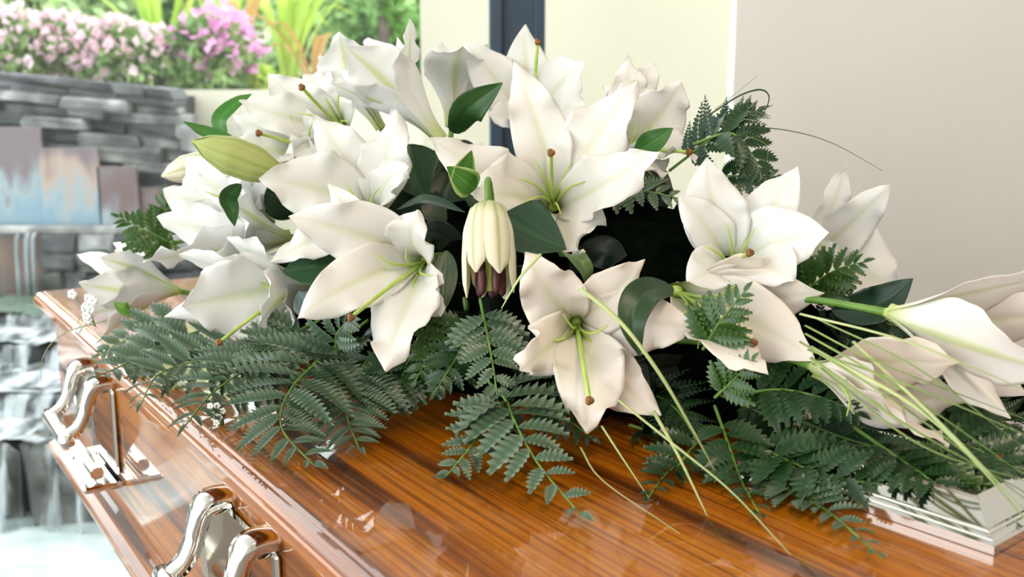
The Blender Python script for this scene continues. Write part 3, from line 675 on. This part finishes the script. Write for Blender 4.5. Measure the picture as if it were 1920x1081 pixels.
bud('small pale yellow lily bud behind the leftmost blooms', (410, 300, 1.30), (303, 330, 1.30), .019, False)
bud('narrow pale bud above the leftmost lily', (330, 455, 1.33), (215, 470, 1.34), .014, False)

# ------------------------------------------------------------------ broad leaves
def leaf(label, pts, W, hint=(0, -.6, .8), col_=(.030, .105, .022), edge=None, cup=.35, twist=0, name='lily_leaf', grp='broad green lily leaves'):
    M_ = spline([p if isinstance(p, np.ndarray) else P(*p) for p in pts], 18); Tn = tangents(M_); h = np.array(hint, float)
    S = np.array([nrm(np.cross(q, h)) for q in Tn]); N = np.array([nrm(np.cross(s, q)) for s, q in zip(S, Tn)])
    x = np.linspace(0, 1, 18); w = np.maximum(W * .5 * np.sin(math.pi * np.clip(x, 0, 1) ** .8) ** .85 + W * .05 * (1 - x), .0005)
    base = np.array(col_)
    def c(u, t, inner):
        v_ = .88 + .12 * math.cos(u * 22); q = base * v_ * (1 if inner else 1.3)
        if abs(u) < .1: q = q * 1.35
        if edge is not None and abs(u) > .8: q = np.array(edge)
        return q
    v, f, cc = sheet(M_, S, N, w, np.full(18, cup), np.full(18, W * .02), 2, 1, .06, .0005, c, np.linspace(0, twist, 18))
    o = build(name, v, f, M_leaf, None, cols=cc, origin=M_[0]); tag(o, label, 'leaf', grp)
leaf('dark pointed leaf beside the trumpet lily, top centre', [(855, 250, 1.08), (878, 205, 1.06), (942, 155, 1.05)], .036, (.5, -.8, .3))
leaf('bright green leaf with pale rim folded beside the hanging bud', [(880, 360, .97), (868, 330, .96), (884, 282, .96)], .03, (.6, -.8, 0), (.09, .26, .035), (.36, .52, .16))
leaf('small bright rounded leaf above the hanging bud', [(890, 355, .965), (872, 340, .955), (838, 312, .95)], .028, (-.2, -.9, .3), (.07, .22, .03), (.34, .5, .15))
leaf('narrow green leaf pointing left over the long bud', [(440, 262, 1.12), (390, 250, 1.12), (344, 228, 1.12)], .018, (0, -.6, .8), (.06, .22, .03))
leaf('curled bright leaf over the cream wall', [(424, 258, 1.16), (412, 225, 1.16), (440, 195, 1.17), (472, 176, 1.18)], .02, (-.3, -.9, .2), (.05, .22, .02))
leaf('twisted leaf hanging over the left lilies', [(452, 345, 1.10), (428, 370, 1.09), (434, 395, 1.08), (440, 424, 1.08)], .02, (.5, -.8, .2), (.04, .13, .03))
leaf('broad dark leaf under the large centre lily', [(945, 400, .99), (985, 430, .97), (1062, 468, .95)], .062, (-.1, -.8, .6), (.022, .07, .028))
leaf('curling olive leaf above the front centre lily', [(1050, 480, .93), (1075, 478, .90), (1100, 510, .89), (1098, 540, .90)], .02, (.4, -.7, .6), (.09, .16, .04))
leaf('large arched leaf left of the lower right fern sprig', [(1262, 540, .90), (1210, 548, .86), (1186, 600, .84), (1200, 668, .84)], .030, (-.2, -.9, .5), (.02, .06, .016))
leaf('wide dark leaf pointing up right by the stalk', [(1560, 580, .97), (1640, 575, .95), (1712, 522, .94)], .042, (.1, -.7, .7), (.018, .06, .025))
leaf('green leaf between the centre and right back lilies', [(1190, 285, 1.06), (1225, 265, 1.05), (1262, 240, 1.05)], .024, (.2, -.9, .4), (.06, .22, .035))
leaf('slim grey-green leaf crossing the dark hollow', [(745, 392, 1.06), (800, 375, 1.04), (872, 398, 1.02)], .018, (0, -.5, .9), (.03, .07, .035))
leaf('pale strap leaf hanging right of the open left-centre lily', [(838, 470, 1.02), (832, 530, 1.0), (828, 590, .98)], .026, (.1, -1, .1), (.11, .17, .10))
leaf('dark leaf behind the left-centre lily', [(640, 490, 1.08), (590, 500, 1.06), (530, 510, 1.06)], .05, (0, -.8, .6), (.018, .07, .022))
leaf('dark leaf between the green bud and the left lilies', [(560, 400, 1.26), (520, 370, 1.25), (470, 350, 1.25)], .05, (0, -.9, .4), (.02, .07, .022))
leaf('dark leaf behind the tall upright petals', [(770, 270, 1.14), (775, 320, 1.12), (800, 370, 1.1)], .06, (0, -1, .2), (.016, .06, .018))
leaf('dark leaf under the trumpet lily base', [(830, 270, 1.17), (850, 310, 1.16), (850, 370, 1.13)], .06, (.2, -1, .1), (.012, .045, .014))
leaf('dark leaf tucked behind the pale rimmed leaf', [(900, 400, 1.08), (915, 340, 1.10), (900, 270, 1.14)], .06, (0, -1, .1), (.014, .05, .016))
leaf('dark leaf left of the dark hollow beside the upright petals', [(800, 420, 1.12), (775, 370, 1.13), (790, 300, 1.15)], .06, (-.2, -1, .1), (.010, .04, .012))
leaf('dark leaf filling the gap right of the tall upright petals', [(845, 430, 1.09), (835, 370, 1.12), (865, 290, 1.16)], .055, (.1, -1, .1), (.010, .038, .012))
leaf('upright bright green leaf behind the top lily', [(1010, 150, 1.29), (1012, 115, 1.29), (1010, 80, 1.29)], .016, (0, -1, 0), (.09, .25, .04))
leaf('dark leaf right of the upright lily', [(1500, 540, .98), (1488, 500, .97), (1480, 470, .97)], .03, (.8, -.6, 0), (.02, .07, .025))
leaf('light green leaf low on the leftmost lily', [(255, 585, 1.2), (235, 580, 1.19), (213, 566, 1.19)], .018, (0, -.7, .7), (.14, .34, .04))
leaf('blue-grey leaf under the orange ribbed lily', [(600, 560, 1.05), (575, 570, 1.03), (560, 545, 1.03)], .03, (-.3, -.8, .4), (.10, .16, .14))

# ------------------------------------------------------------------ foam core
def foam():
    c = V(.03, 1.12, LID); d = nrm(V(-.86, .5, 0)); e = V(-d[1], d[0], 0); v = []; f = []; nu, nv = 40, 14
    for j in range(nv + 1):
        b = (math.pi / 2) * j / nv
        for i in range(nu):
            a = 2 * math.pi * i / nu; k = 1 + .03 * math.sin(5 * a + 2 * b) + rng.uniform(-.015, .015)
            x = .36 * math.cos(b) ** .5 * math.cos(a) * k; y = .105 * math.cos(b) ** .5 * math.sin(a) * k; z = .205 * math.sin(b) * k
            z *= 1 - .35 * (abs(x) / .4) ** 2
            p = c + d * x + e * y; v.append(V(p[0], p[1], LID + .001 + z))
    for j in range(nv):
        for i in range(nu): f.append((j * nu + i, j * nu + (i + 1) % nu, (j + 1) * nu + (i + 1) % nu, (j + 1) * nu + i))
    o = build('shade_black_foam', v, f, M_foam, None, origin=c); tag(o, 'block of floral foam hidden inside the lily spray, coloured black as shade', 'floral foam')
    # added leaves over the foam, near-black colour paints the shade between blooms
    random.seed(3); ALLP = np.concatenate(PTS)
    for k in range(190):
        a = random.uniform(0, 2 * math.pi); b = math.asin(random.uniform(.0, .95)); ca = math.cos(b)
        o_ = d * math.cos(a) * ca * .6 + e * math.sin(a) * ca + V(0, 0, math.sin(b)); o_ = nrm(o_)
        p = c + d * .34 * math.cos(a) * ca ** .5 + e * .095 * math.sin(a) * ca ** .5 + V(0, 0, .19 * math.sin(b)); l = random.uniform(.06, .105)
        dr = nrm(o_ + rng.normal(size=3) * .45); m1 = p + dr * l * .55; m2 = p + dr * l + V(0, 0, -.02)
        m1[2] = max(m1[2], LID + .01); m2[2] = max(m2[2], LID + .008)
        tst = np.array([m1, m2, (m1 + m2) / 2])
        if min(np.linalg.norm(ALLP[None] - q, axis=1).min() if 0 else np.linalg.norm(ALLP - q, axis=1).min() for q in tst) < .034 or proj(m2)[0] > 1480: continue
        leaf('filler leaf deep inside the lily spray, shade put in its colour', [p, m1, m2], random.uniform(.03, .048), tuple(nrm(V(0, -.4, .8) + rng.normal(size=3) * .5)), (.004, .014, .006), None, .3, 0, 'shade_filler_leaf', 'filler leaves deep inside the spray, shade in their colour')
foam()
def tail():
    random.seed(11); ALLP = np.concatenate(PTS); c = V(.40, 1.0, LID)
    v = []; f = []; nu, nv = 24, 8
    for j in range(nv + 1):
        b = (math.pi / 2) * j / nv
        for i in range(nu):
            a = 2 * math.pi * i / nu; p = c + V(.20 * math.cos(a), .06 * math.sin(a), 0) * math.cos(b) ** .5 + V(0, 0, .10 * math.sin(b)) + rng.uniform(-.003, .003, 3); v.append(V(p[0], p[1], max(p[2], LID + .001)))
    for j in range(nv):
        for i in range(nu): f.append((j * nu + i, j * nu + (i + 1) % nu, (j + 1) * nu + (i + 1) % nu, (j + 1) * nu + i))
    o = build('shade_black_foam', v, f, M_foam, None, origin=c); tag(o, 'smaller foam block under the right tail of the spray, coloured black as shade', 'floral foam')
    for k in range(60):  # added leaves, coloured near black to paint the tail's shade
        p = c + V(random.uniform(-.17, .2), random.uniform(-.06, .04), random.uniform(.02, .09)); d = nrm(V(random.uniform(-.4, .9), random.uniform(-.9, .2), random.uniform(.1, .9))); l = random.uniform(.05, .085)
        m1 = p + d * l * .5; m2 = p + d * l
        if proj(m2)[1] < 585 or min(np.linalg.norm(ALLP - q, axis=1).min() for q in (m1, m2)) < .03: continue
        leaf('filler leaf in the right tail of the spray, shade put in its colour', [p, m1, m2], random.uniform(.024, .036), tuple(nrm(V(0, -.4, .8) + rng.normal(size=3) * .5)), (.006, .02, .007), None, .3, 0, 'shade_filler_leaf', 'filler leaves in the right tail, shade in their colour')
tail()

# ------------------------------------------------------------------ ferns
def leaflet_mesh(k, teeth=8, wr=.19):
    """one toothed fern leaflet, unit length along +X, face +Z"""
    r = np.random.default_rng(k); v = []; f = []; n = teeth * 2 + 1; xs = np.linspace(0, 1, n); droop = r.uniform(.04, .16)
    def mid(x): return V(x, 0.02 * math.sin(3 * x), .05 * math.sin(math.pi * x) - droop * x * x)
    for i, x in enumerate(xs):
        w = wr * (2.3 * x ** .5 * (1 - x) ** .85) * (1.0 if i % 2 else .62) if i not in (0, n - 1) else .012
        m = mid(x); fw = .075 if i % 2 else 0
        v += [m + V(fw, w, .22 * w + .035 * (i % 2)), m, m + V(fw, -w, .22 * w + .035 * (i % 2))]
    for i in range(n - 1):
        for j in (0, 1): f.append((3 * i + j, 3 * i + j + 1, 3 * i + j + 4, 3 * i + j + 3))
    return v, f
M_fleaf = mat('fern_blade', (.02, .06, .02), .34, spec=.42, coat=.1, attr=True, transl=.12)
def leaflet(k, teeth, wr, lo, hi):
    v, f = leaflet_mesh(k, teeth, wr); lo, hi = np.array(lo), np.array(hi); c = []
    for i in range(len(v) // 3): e = hi if i % 2 else lo * .9; c += [e, lo * (1.25 if i % 2 else 1.0), e]
    return mesh('fern_leaflet', v, f, M_fleaf, True, np.array(c))
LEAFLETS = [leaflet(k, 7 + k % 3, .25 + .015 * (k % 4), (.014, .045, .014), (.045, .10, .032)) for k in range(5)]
LEAFLETS_S = [leaflet(k + 20, 7 + k % 3, .25 + .015 * (k % 4), (.050, .095, .048), (.19, .25, .175)) for k in range(5)]  # pale palette paints reflected window light onto the leaflets
LEAFLETS_L = [leaflet(k + 40, 12 + k % 3, .155 + .012 * (k % 3), (.034, .075, .034), (.17, .235, .16)) for k in range(5)]  # long leaflets with the window sheen painted into their colour
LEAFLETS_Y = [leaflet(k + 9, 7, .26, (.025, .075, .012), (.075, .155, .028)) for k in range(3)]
def pinna_mesh(k, m):
    """a pinna: rachilla with paired toothed lobes, unit length along +X"""
    r = np.random.default_rng(100 + k); mb = MB(); bend = r.uniform(-.12, .12); dr = r.uniform(.03, .15)
    mid = lambda x: V(x, bend * x * x, .05 * math.sin(math.pi * x) - dr * x * x)
    mb.add(*tube([mid(x) for x in np.linspace(0, .98, 7)], np.linspace(.012, .004, 7), 4))
    n = 9
    for i in range(n):
        x = .05 + .88 * i / n
        for s in (-1, 1):
            ln = .26 * (1 - .78 * (i / n) ** 1.1) * r.uniform(.9, 1.08); a = math.radians(58 - 18 * i / n) ; d = V(math.cos(a), s * math.sin(a), -.05); p = mid(x + (.02 if s > 0 else 0))
            sd = V(-s * d[1] * s, d[0], 0) ; w = ln * .27
            pts = [p]
            for q, ww in ((.25, .8), (.34, 1.15), (.5, .78), (.58, 1.0), (.74, .55), (.8, .66)): pts.append(p + d * ln * q + sd * w * ww + V(0, 0, .015))
            pts.append(p + d * ln)
            for q, ww in ((.8, .66), (.74, .55), (.58, 1.0), (.5, .78), (.34, 1.15), (.25, .8)): pts.append(p + d * ln * q - sd * w * ww + V(0, 0, .015))
            c0 = p + d * ln * .45; pts.append(c0); c = len(pts) - 1
            mb.add(pts, [(j, (j + 1) % c, c) for j in range(c)])
    v, f = leaflet_mesh(k, 5, .16); e = mid(.9); mb.add([e + np.asarray(p) * .14 for p in v], f)
    return mesh('fern_pinna', [np.asarray(p) for p in mb.v], mb.f, m)
M_ferns = mat('leather_fern_sheen', (.1, .16, .11), .34, spec=.42, coat=.1, noise=(16.0, [(.35, (.030, .075, .038)), (.5, (.075, .13, .082)), (.65, (.17, .24, .18))]), coords='Generated', transl=.12)  # lightened fern colour, window sheen painted in
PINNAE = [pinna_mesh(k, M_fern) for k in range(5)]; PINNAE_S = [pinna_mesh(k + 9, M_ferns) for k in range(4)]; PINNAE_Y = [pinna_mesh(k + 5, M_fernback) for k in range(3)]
FMIN = LID + .003
def over_lid(p):
    q = p - E0; s, n = q @ AX, q @ RT; return S0 < s < S1 and n > 0
def place(me, name, p, d, nn, ln, parent, wid=1.0):
    tip = p + d * ln
    if over_lid(tip) and tip[2] < FMIN + .004: tip[2] = FMIN + .004 + random.uniform(0, .004); d = nrm(tip - p)
    y = nrm(np.cross(nn, d)); z = np.cross(d, y); o = bpy.data.objects.new(name, me); col.objects.link(o); o.parent = parent; q = p - LOC[parent]
    o.matrix_local = Matrix(((d[0] * ln, y[0] * ln * wid, z[0] * ln, q[0]), (d[1] * ln, y[1] * ln * wid, z[1] * ln, q[1]), (d[2] * ln, y[2] * ln * wid, z[2] * ln, q[2]), (0, 0, 0, 1)))
    LOC[o] = LOC[parent]; return o
def frond(label, pts, ln, kind='pinna', n=9, hint=(0, -.45, .9), young=False, ang=(68, 42), prof=None, seed=0, wid=1.0, grp='leather fern fronds in the casket spray', t0=.16, rr=.0017):
    random.seed(seed + 50); M_ = spline([p if isinstance(p, np.ndarray) else P(*p) for p in pts], 40)
    for q in M_:
        if over_lid(q) and q[2] < FMIN + .003: q[2] = FMIN + .003
    Tn = tangents(M_); h = np.array(hint, float); t = empty('fern_frond', M_[0], label, 'fern', grp)
    mb = MB(); mb.add(*tube(M_, np.linspace(rr, rr * .4, 40), 6)); mb.build('rachis', M_stem, t)
    ms = LEAFLETS_L if kind == 'long' else (PINNAE_Y if young == 1 else PINNAE_S if young == 2 else PINNAE) if kind == 'pinna' else (LEAFLETS_Y if young == 1 else LEAFLETS_S if young == 2 else LEAFLETS)
    for k in range(n * 2):
        x = t0 + (1 - t0) * (k + .5) / (n * 2) * .97; i = min(39, int(x * 39)); T = Tn[i]; S = nrm(np.cross(T, h)); N = np.cross(S, T); s = 1 if k % 2 else -1
        a = math.radians(ang[0] + (ang[1] - ang[0]) * x + random.uniform(-6, 6)); d = nrm(T * math.cos(a) + S * s * math.sin(a) + N * random.uniform(-.12, .16))
        u = (x - t0) / (1 - t0); l = ln * (np.interp(u, *prof) if prof else (.75 + .25 * min(1, u * 5)) * (1 - .80 * u ** 1.15)) * random.uniform(.88, 1.1)
        place(random.choice(ms), 'pinna' if kind == 'pinna' else 'leaflet', M_[i], d, nrm(N + S * random.uniform(-.3, .3) + T * random.uniform(-.2, .2)), l, t, wid)
    place(random.choice(ms), 'pinna' if kind == 'pinna' else 'leaflet', M_[-2], Tn[-1], nrm(np.cross(np.cross(Tn[-1], h), Tn[-1])), ln * .26, t, wid)
UPF = (0, -.5, .9)
FR = [
 ('fern frond at the left front with long drooping pinnae over the lid rim', [(690, 600, 1.02), (610, 665, .97), (545, 730, .90), (528, 800, .86), L(594, 878)], .092, 'long', 12),
 ('fern frond right of the left front one with its tip on the wood', [(720, 640, 1.0), (672, 700, .95), (650, 770, .90), L(676, 848)], .08, 'long', 11),
 ('fern frond reaching over the coffin rim toward the lower left', [(560, 630, 1.06), (480, 680, 1.02), (400, 735, .97), L(345, 800, .01)], .078, 'long', 10),
 ('fern frond pointing left above the farther chrome handle', [(500, 620, 1.12), (400, 665, 1.08), (300, 700, 1.05), L(262, 760, .01)], .07, 'long', 10),
 ('thin fern frond reaching farthest left over the coffin rim', [(430, 600, 1.16), (320, 640, 1.13), (240, 680, 1.1), L(175, 708, .02)], .06, 'leaflet', 8),
 ('pale tipped fern frond beside the leftmost lily', [(400, 580, 1.2), (300, 610, 1.18), (230, 640, 1.17), (185, 665, 1.16)], .05, 'leaflet', 7),
 ('large pale fern frond at the front centre with its tip lying on the wood', [(900, 700, .92), (945, 745, .86), (965, 790, .81), (1010, 870, .76), L(1097, 974)], .066, 'leaflet', 9),
 ('fern frond spreading left of the front centre frond', [(955, 740, .88), (925, 780, .84), (880, 840, .80), L(832, 898)], .046, 'leaflet', 7),
 ('fern frond hanging from below the bell-shaped bud', [(900, 560, .96), (912, 620, .92), (925, 690, .88), (940, 800, .85)], .052, 'leaflet', 9),
 ('olive tinted fern frond left of the bell-shaped bud stem', [(905, 590, .99), (855, 620, .965), (810, 660, .95), (778, 715, .94)], .048, 'leaflet', 7),
 ('short fern frond under the olive tinted one', [(880, 630, .95), (850, 680, .92), (815, 735, .90)], .04, 'leaflet', 6),
 ('fern frond at the right tucked under the front centre lily', [(985, 760, .88), (1040, 770, .85), (1110, 820, .83)], .042, 'leaflet', 6),
 ('large dark fern frond at the lower right pointing right', [(1390, 815, .84), (1470, 860, .79), (1570, 895, .75), (1728, 915, .72)], .062, 'leaflet', 10),
 ('dark fern frond hanging straight down at the lower right', [(1340, 760, .86), (1365, 830, .81), (1390, 900, .77), L(1428, 975)], .046, 'leaflet', 9),
 ('dark fern frond with its tip on the wood left of the crossing grass', [(1330, 800, .86), (1290, 850, .82), (1250, 900, .79), L(1212, 942)], .044, 'leaflet', 7),
 ('pale fern frond at the bottom right lying on the wood', [(1420, 890, .80), (1480, 945, .75), (1550, 985, .71), L(1655, 1052)], .044, 'leaflet', 10),
 ('dark fern frond left of the lower right lily', [(1380, 740, .88), (1460, 730, .85), (1540, 745, .82), (1610, 775, .80)], .05, 'leaflet', 8),
 ('small fern sprig in front of the shaded peach lily', [(1318, 655, .86), (1345, 610, .85), (1398, 543, .84)], .042, 'leaflet', 7),
 ('small curled fern sprig below the shaded peach lily', [(1340, 745, .84), (1372, 715, .83), (1412, 672, .82)], .035, 'leaflet', 6),
 ('dark fern frond against the grey wall at the upper right', [(1255, 320, 1.08), (1320, 270, 1.06), (1380, 225, 1.05), (1425, 205, 1.05)], .06, 'pinna', 7),
 ('dark fern frond drooping right against the grey wall', [(1300, 270, 1.06), (1370, 250, 1.04), (1410, 290, 1.03), (1430, 335, 1.02)], .05, 'leaflet', 7),
 ('fern tip poking out between the two right-hand lilies', [(1330, 330, 1.04), (1400, 330, 1.03), (1458, 330, 1.02)], .035, 'leaflet', 6),
 ('backlit brown-green fern frond right of the upright lily', [(1490, 570, .98), (1530, 530, .97), (1570, 505, .96), (1622, 490, .95)], .045, 'leaflet', 7),
 ('green fern frond pointing left behind the leftmost lilies', [(345, 470, 1.27), (300, 445, 1.26), (260, 425, 1.26), (222, 406, 1.26)], .05, 'leaflet', 7),
 ('small fern tip standing up behind the left lilies', [(330, 470, 1.3), (312, 410, 1.3), (310, 355, 1.3)], .04, 'leaflet', 6),
 ('fern frond under the large centre lily with lit tips', [(1110, 350, 1.06), (1165, 355, 1.04), (1220, 360, 1.02), (1275, 372, 1.01)], .042, 'leaflet', 6),
 ('fern frond lying over the chrome name plate', [(1640, 830, .80), (1720, 880, .75), (1790, 930, .71), (1890, 985, .68)], .05, 'leaflet', 9),
 ('fern frond at the right edge under the trumpet lily', [(1720, 800, .80), (1800, 830, .77), (1870, 860, .75), (1940, 900, .73)], .055, 'leaflet', 8),
 ('dark fern frond behind the shaded lower right lily', [(1640, 640, .92), (1720, 690, .9), (1800, 740, .88), (1900, 800, .86)], .06, 'leaflet', 9),
 ('fern frond right of the left front fronds in deep shade', [(790, 620, 1.0), (760, 690, .96), (735, 760, .93)], .065, 'leaflet', 8),
 ('fern frond beneath the orange ribbed lily', [(600, 600, 1.06), (520, 640, 1.03), (455, 690, 1.0)], .055, 'leaflet', 8),
 ('fern frond rising left of the drooping white petal', [(640, 690, .98), (630, 630, .95), (665, 590, .94)], .05, 'leaflet', 7),
 ('shaded fern frond low behind the front centre lily', [(1180, 720, .95), (1260, 760, .9), (1310, 830, .86)], .06, 'pinna', 7),
 ('dark fern frond under the grass bundle', [(1480, 780, .86), (1580, 820, .82), (1690, 850, .79)], .055, 'pinna', 8),
 ('dark fern frond behind the trumpet lily stalk', [(1480, 640, .99), (1580, 610, .97), (1680, 610, .96), (1790, 640, .95)], .06, 'pinna', 8),
 ('dark fern frond low behind the trumpet lily', [(1500, 690, .98), (1620, 660, .96), (1740, 680, .94), (1880, 740, .93)], .06, 'pinna', 9),
 ('dark fern frond in the shade of the grass bundle', [(1500, 730, .95), (1600, 720, .93), (1700, 730, .92), (1800, 760, .91)], .06, 'pinna', 8),
 ('dark fern frond right behind the name plate', [(1640, 760, .93), (1740, 790, .90), (1830, 820, .88), (1950, 870, .86)], .06, 'pinna', 8),
 ('dark fern frond at the right margin above the plate', [(1700, 720, .97), (1790, 740, .95), (1870, 770, .94), (1960, 820, .93)], .06, 'pinna', 8),
 ('broad dark fern frond behind the lower right fronds', [(1350, 740, .93), (1440, 780, .90), (1530, 830, .87), (1620, 880, .84)], .065, 'pinna', 9),
 ('dark fern frond in the gap right of the front centre lily', [(1180, 800, .92), (1240, 830, .89), (1290, 880, .86)], .05, 'pinna', 7),
 ('fern frond drooping onto the near left of the name plate', [(1600, 800, .82), (1680, 855, .76), (1745, 900, .72), (1815, 955, .69)], .045, 'leaflet', 8),
 ('low fern frond at the far right behind the plate', [(1560, 880, .80), (1640, 905, .77), (1720, 940, .74)], .045, 'leaflet', 7),
]
SHEEN = {0, 1, 2, 3, 4, 5, 6, 7, 8, 15, 25, 30, 31}  # fronds whose leaf colour carries the painted window sheen
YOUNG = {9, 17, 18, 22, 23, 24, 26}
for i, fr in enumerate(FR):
    frond(fr[0], fr[1], fr[2], fr[3], fr[4], young=1 if i in YOUNG else 2 if i in SHEEN else 0, seed=i, hint=(0, -.75, .65))

# ------------------------------------------------------------------ grass blades, small sprigs
def blade(label, pts, w, m=None):
    M_ = spline([p if isinstance(p, np.ndarray) else P(*p) for p in pts], 30); x = np.linspace(0, 1, 30)
    mb = MB(); mb.add(*tube(M_, np.maximum(w * (1 - .75 * x ** 2), .0003), 6, .45, up=(0, -.6, .8)))
    o = mb.build('grass_blade', m or M_grass, None, origin=M_[0]); tag(o, label, 'grass blade', 'long grass blades in the casket spray')
blade('thick yellow-green grass blade crossing the front centre lily', [(1088, 540, .82), (1160, 600, .79), (1230, 690, .77), (1290, 790, .765), (1342, 885, .77)], .0021, M_grassp)
blade('straight grass blade reaching farthest down the bare wood', [(1160, 750, .80), (1260, 830, .76), (1370, 920, .715), L(1483, 1040)], .0012, M_grassp)
blade('grass blade below the lower right petal of the front lily', [(1225, 770, .80), (1270, 850, .77), L(1326, 966)], .0017, M_grassp)
blade('short fine grass blade right of the front lily tip', [(1128, 798, .80), (1165, 855, .775), L(1218, 935)], .0009, M_grassp)
blade('fine grass blade curving onto the wood below the front lily', [(1088, 838, .80), (1130, 900, .76), L(1275, 1000)], .0008, M_grassp)
blade('pale bent grass blade between the bell bud and front lily', [(1014, 476, .86), (975, 520, .85), (940, 578, .85)], .0016, M_grassp)
for i, (a, b, c, w) in enumerate([((1500, 588, .86), (1700, 640, .80), (1935, 735, .74), .0015), ((1530, 596, .86), (1720, 690, .79), (1935, 850, .72), .0011),
        ((1510, 625, .86), (1690, 730, .79), (1935, 900, .72), .0013), ((1500, 640, .86), (1690, 760, .78), (1935, 945, .70), .0013), ((1515, 655, .85), (1700, 720, .79), (1935, 820, .72), .0014),
        ((1520, 670, .84), (1690, 790, .77), (1935, 930, .70), .0015), ((1520, 650, .85), (1740, 780, .76), (1935, 985, .68), .0022), ((1540, 690, .84), (1720, 830, .76), (1935, 905, .70), .0012),
        ((1510, 610, .87), (1650, 680, .82), (1935, 790, .76), .0012), ((1600, 640, .84), (1760, 790, .75), (1925, 960, .68), .0017)]):
    blade(['topmost pale blade of the grass bundle at the right', 'second blade from the top of the right grass bundle', 'long thin blade in the middle of the right grass bundle', 'lower thin blade of the right grass bundle',
           'flat lying blade of the right grass bundle over the shaded lily', 'steeper blade of the right grass bundle reaching the plate', 'thickest pale blade of the right grass bundle', 'lowest starting blade of the right grass bundle',
           'upper dark blade of the right grass bundle', 'stiff blade ending at the name plate corner'][i], [(a[0], a[1], a[2] - .06), (b[0], b[1], b[2] - .085), (c[0], c[1], c[2] - .06)], w, M_grassp if i in (0, 6, 9) else M_grass)
blade('looped dark grass blade against the grey wall', [(1330, 215, 1.05), (1385, 180, 1.04), (1425, 168, 1.03), (1442, 182, 1.03), (1430, 215, 1.03), (1405, 238, 1.03)], .0014, M_fern)
blade('fine grass blade arching right against the grey wall', [(1395, 236, 1.03), (1480, 245, 1.02), (1560, 268, 1.01), (1655, 320, 1.0)], .0008, M_fern)
blade('hair-thin grass tip rising to the upper right', [(1340, 205, 1.06), (1380, 175, 1.06), (1420, 142, 1.06)], .0005)
blade('fine grass loop beside the upper right fern', [(1400, 255, 1.03), (1435, 270, 1.03), (1438, 300, 1.03), (1420, 322, 1.03)], .0006)
blade('thin grass blade at the far left over the handle', [(200, 600, 1.2), (120, 625, 1.18), (80, 670, 1.17), (78, 735, 1.17)], .0009)
def sprig(label, c, n, rad, size):
    c = np.asarray(c); t = empty('baby_breath_sprig', c, label, 'filler flower', 'tiny white filler flowers')
    for k in range(n):
        p = c + rng.normal(size=3) * rad; mb = MB()
        for j in range(5):
            a = 2 * math.pi * j / 5; mb.add(*ball(p + V(math.cos(a), -.2, math.sin(a)) * size * .7, size * .62, 6, 4, (1, .6, 1)))
        mb.build('floret', M_white, t); mb = MB(); mb.add(*tube(spline([c + V(.01, .01, -.03), (c + p) / 2, p], 5), .0005, 4)); mb.build('stalk', M_stem, t)
sprig('tiny white filler flowers at the far corner of the coffin', P(156, 572, 1.24), 9, .012, .005)
sprig('tiny white filler flowers in the dark hollow by the centre lily', P(1092, 478, .97), 5, .004, .0022)
sprig('tiny white filler beads under the left front fern', L(405, 775, .012), 8, .008, .0028)
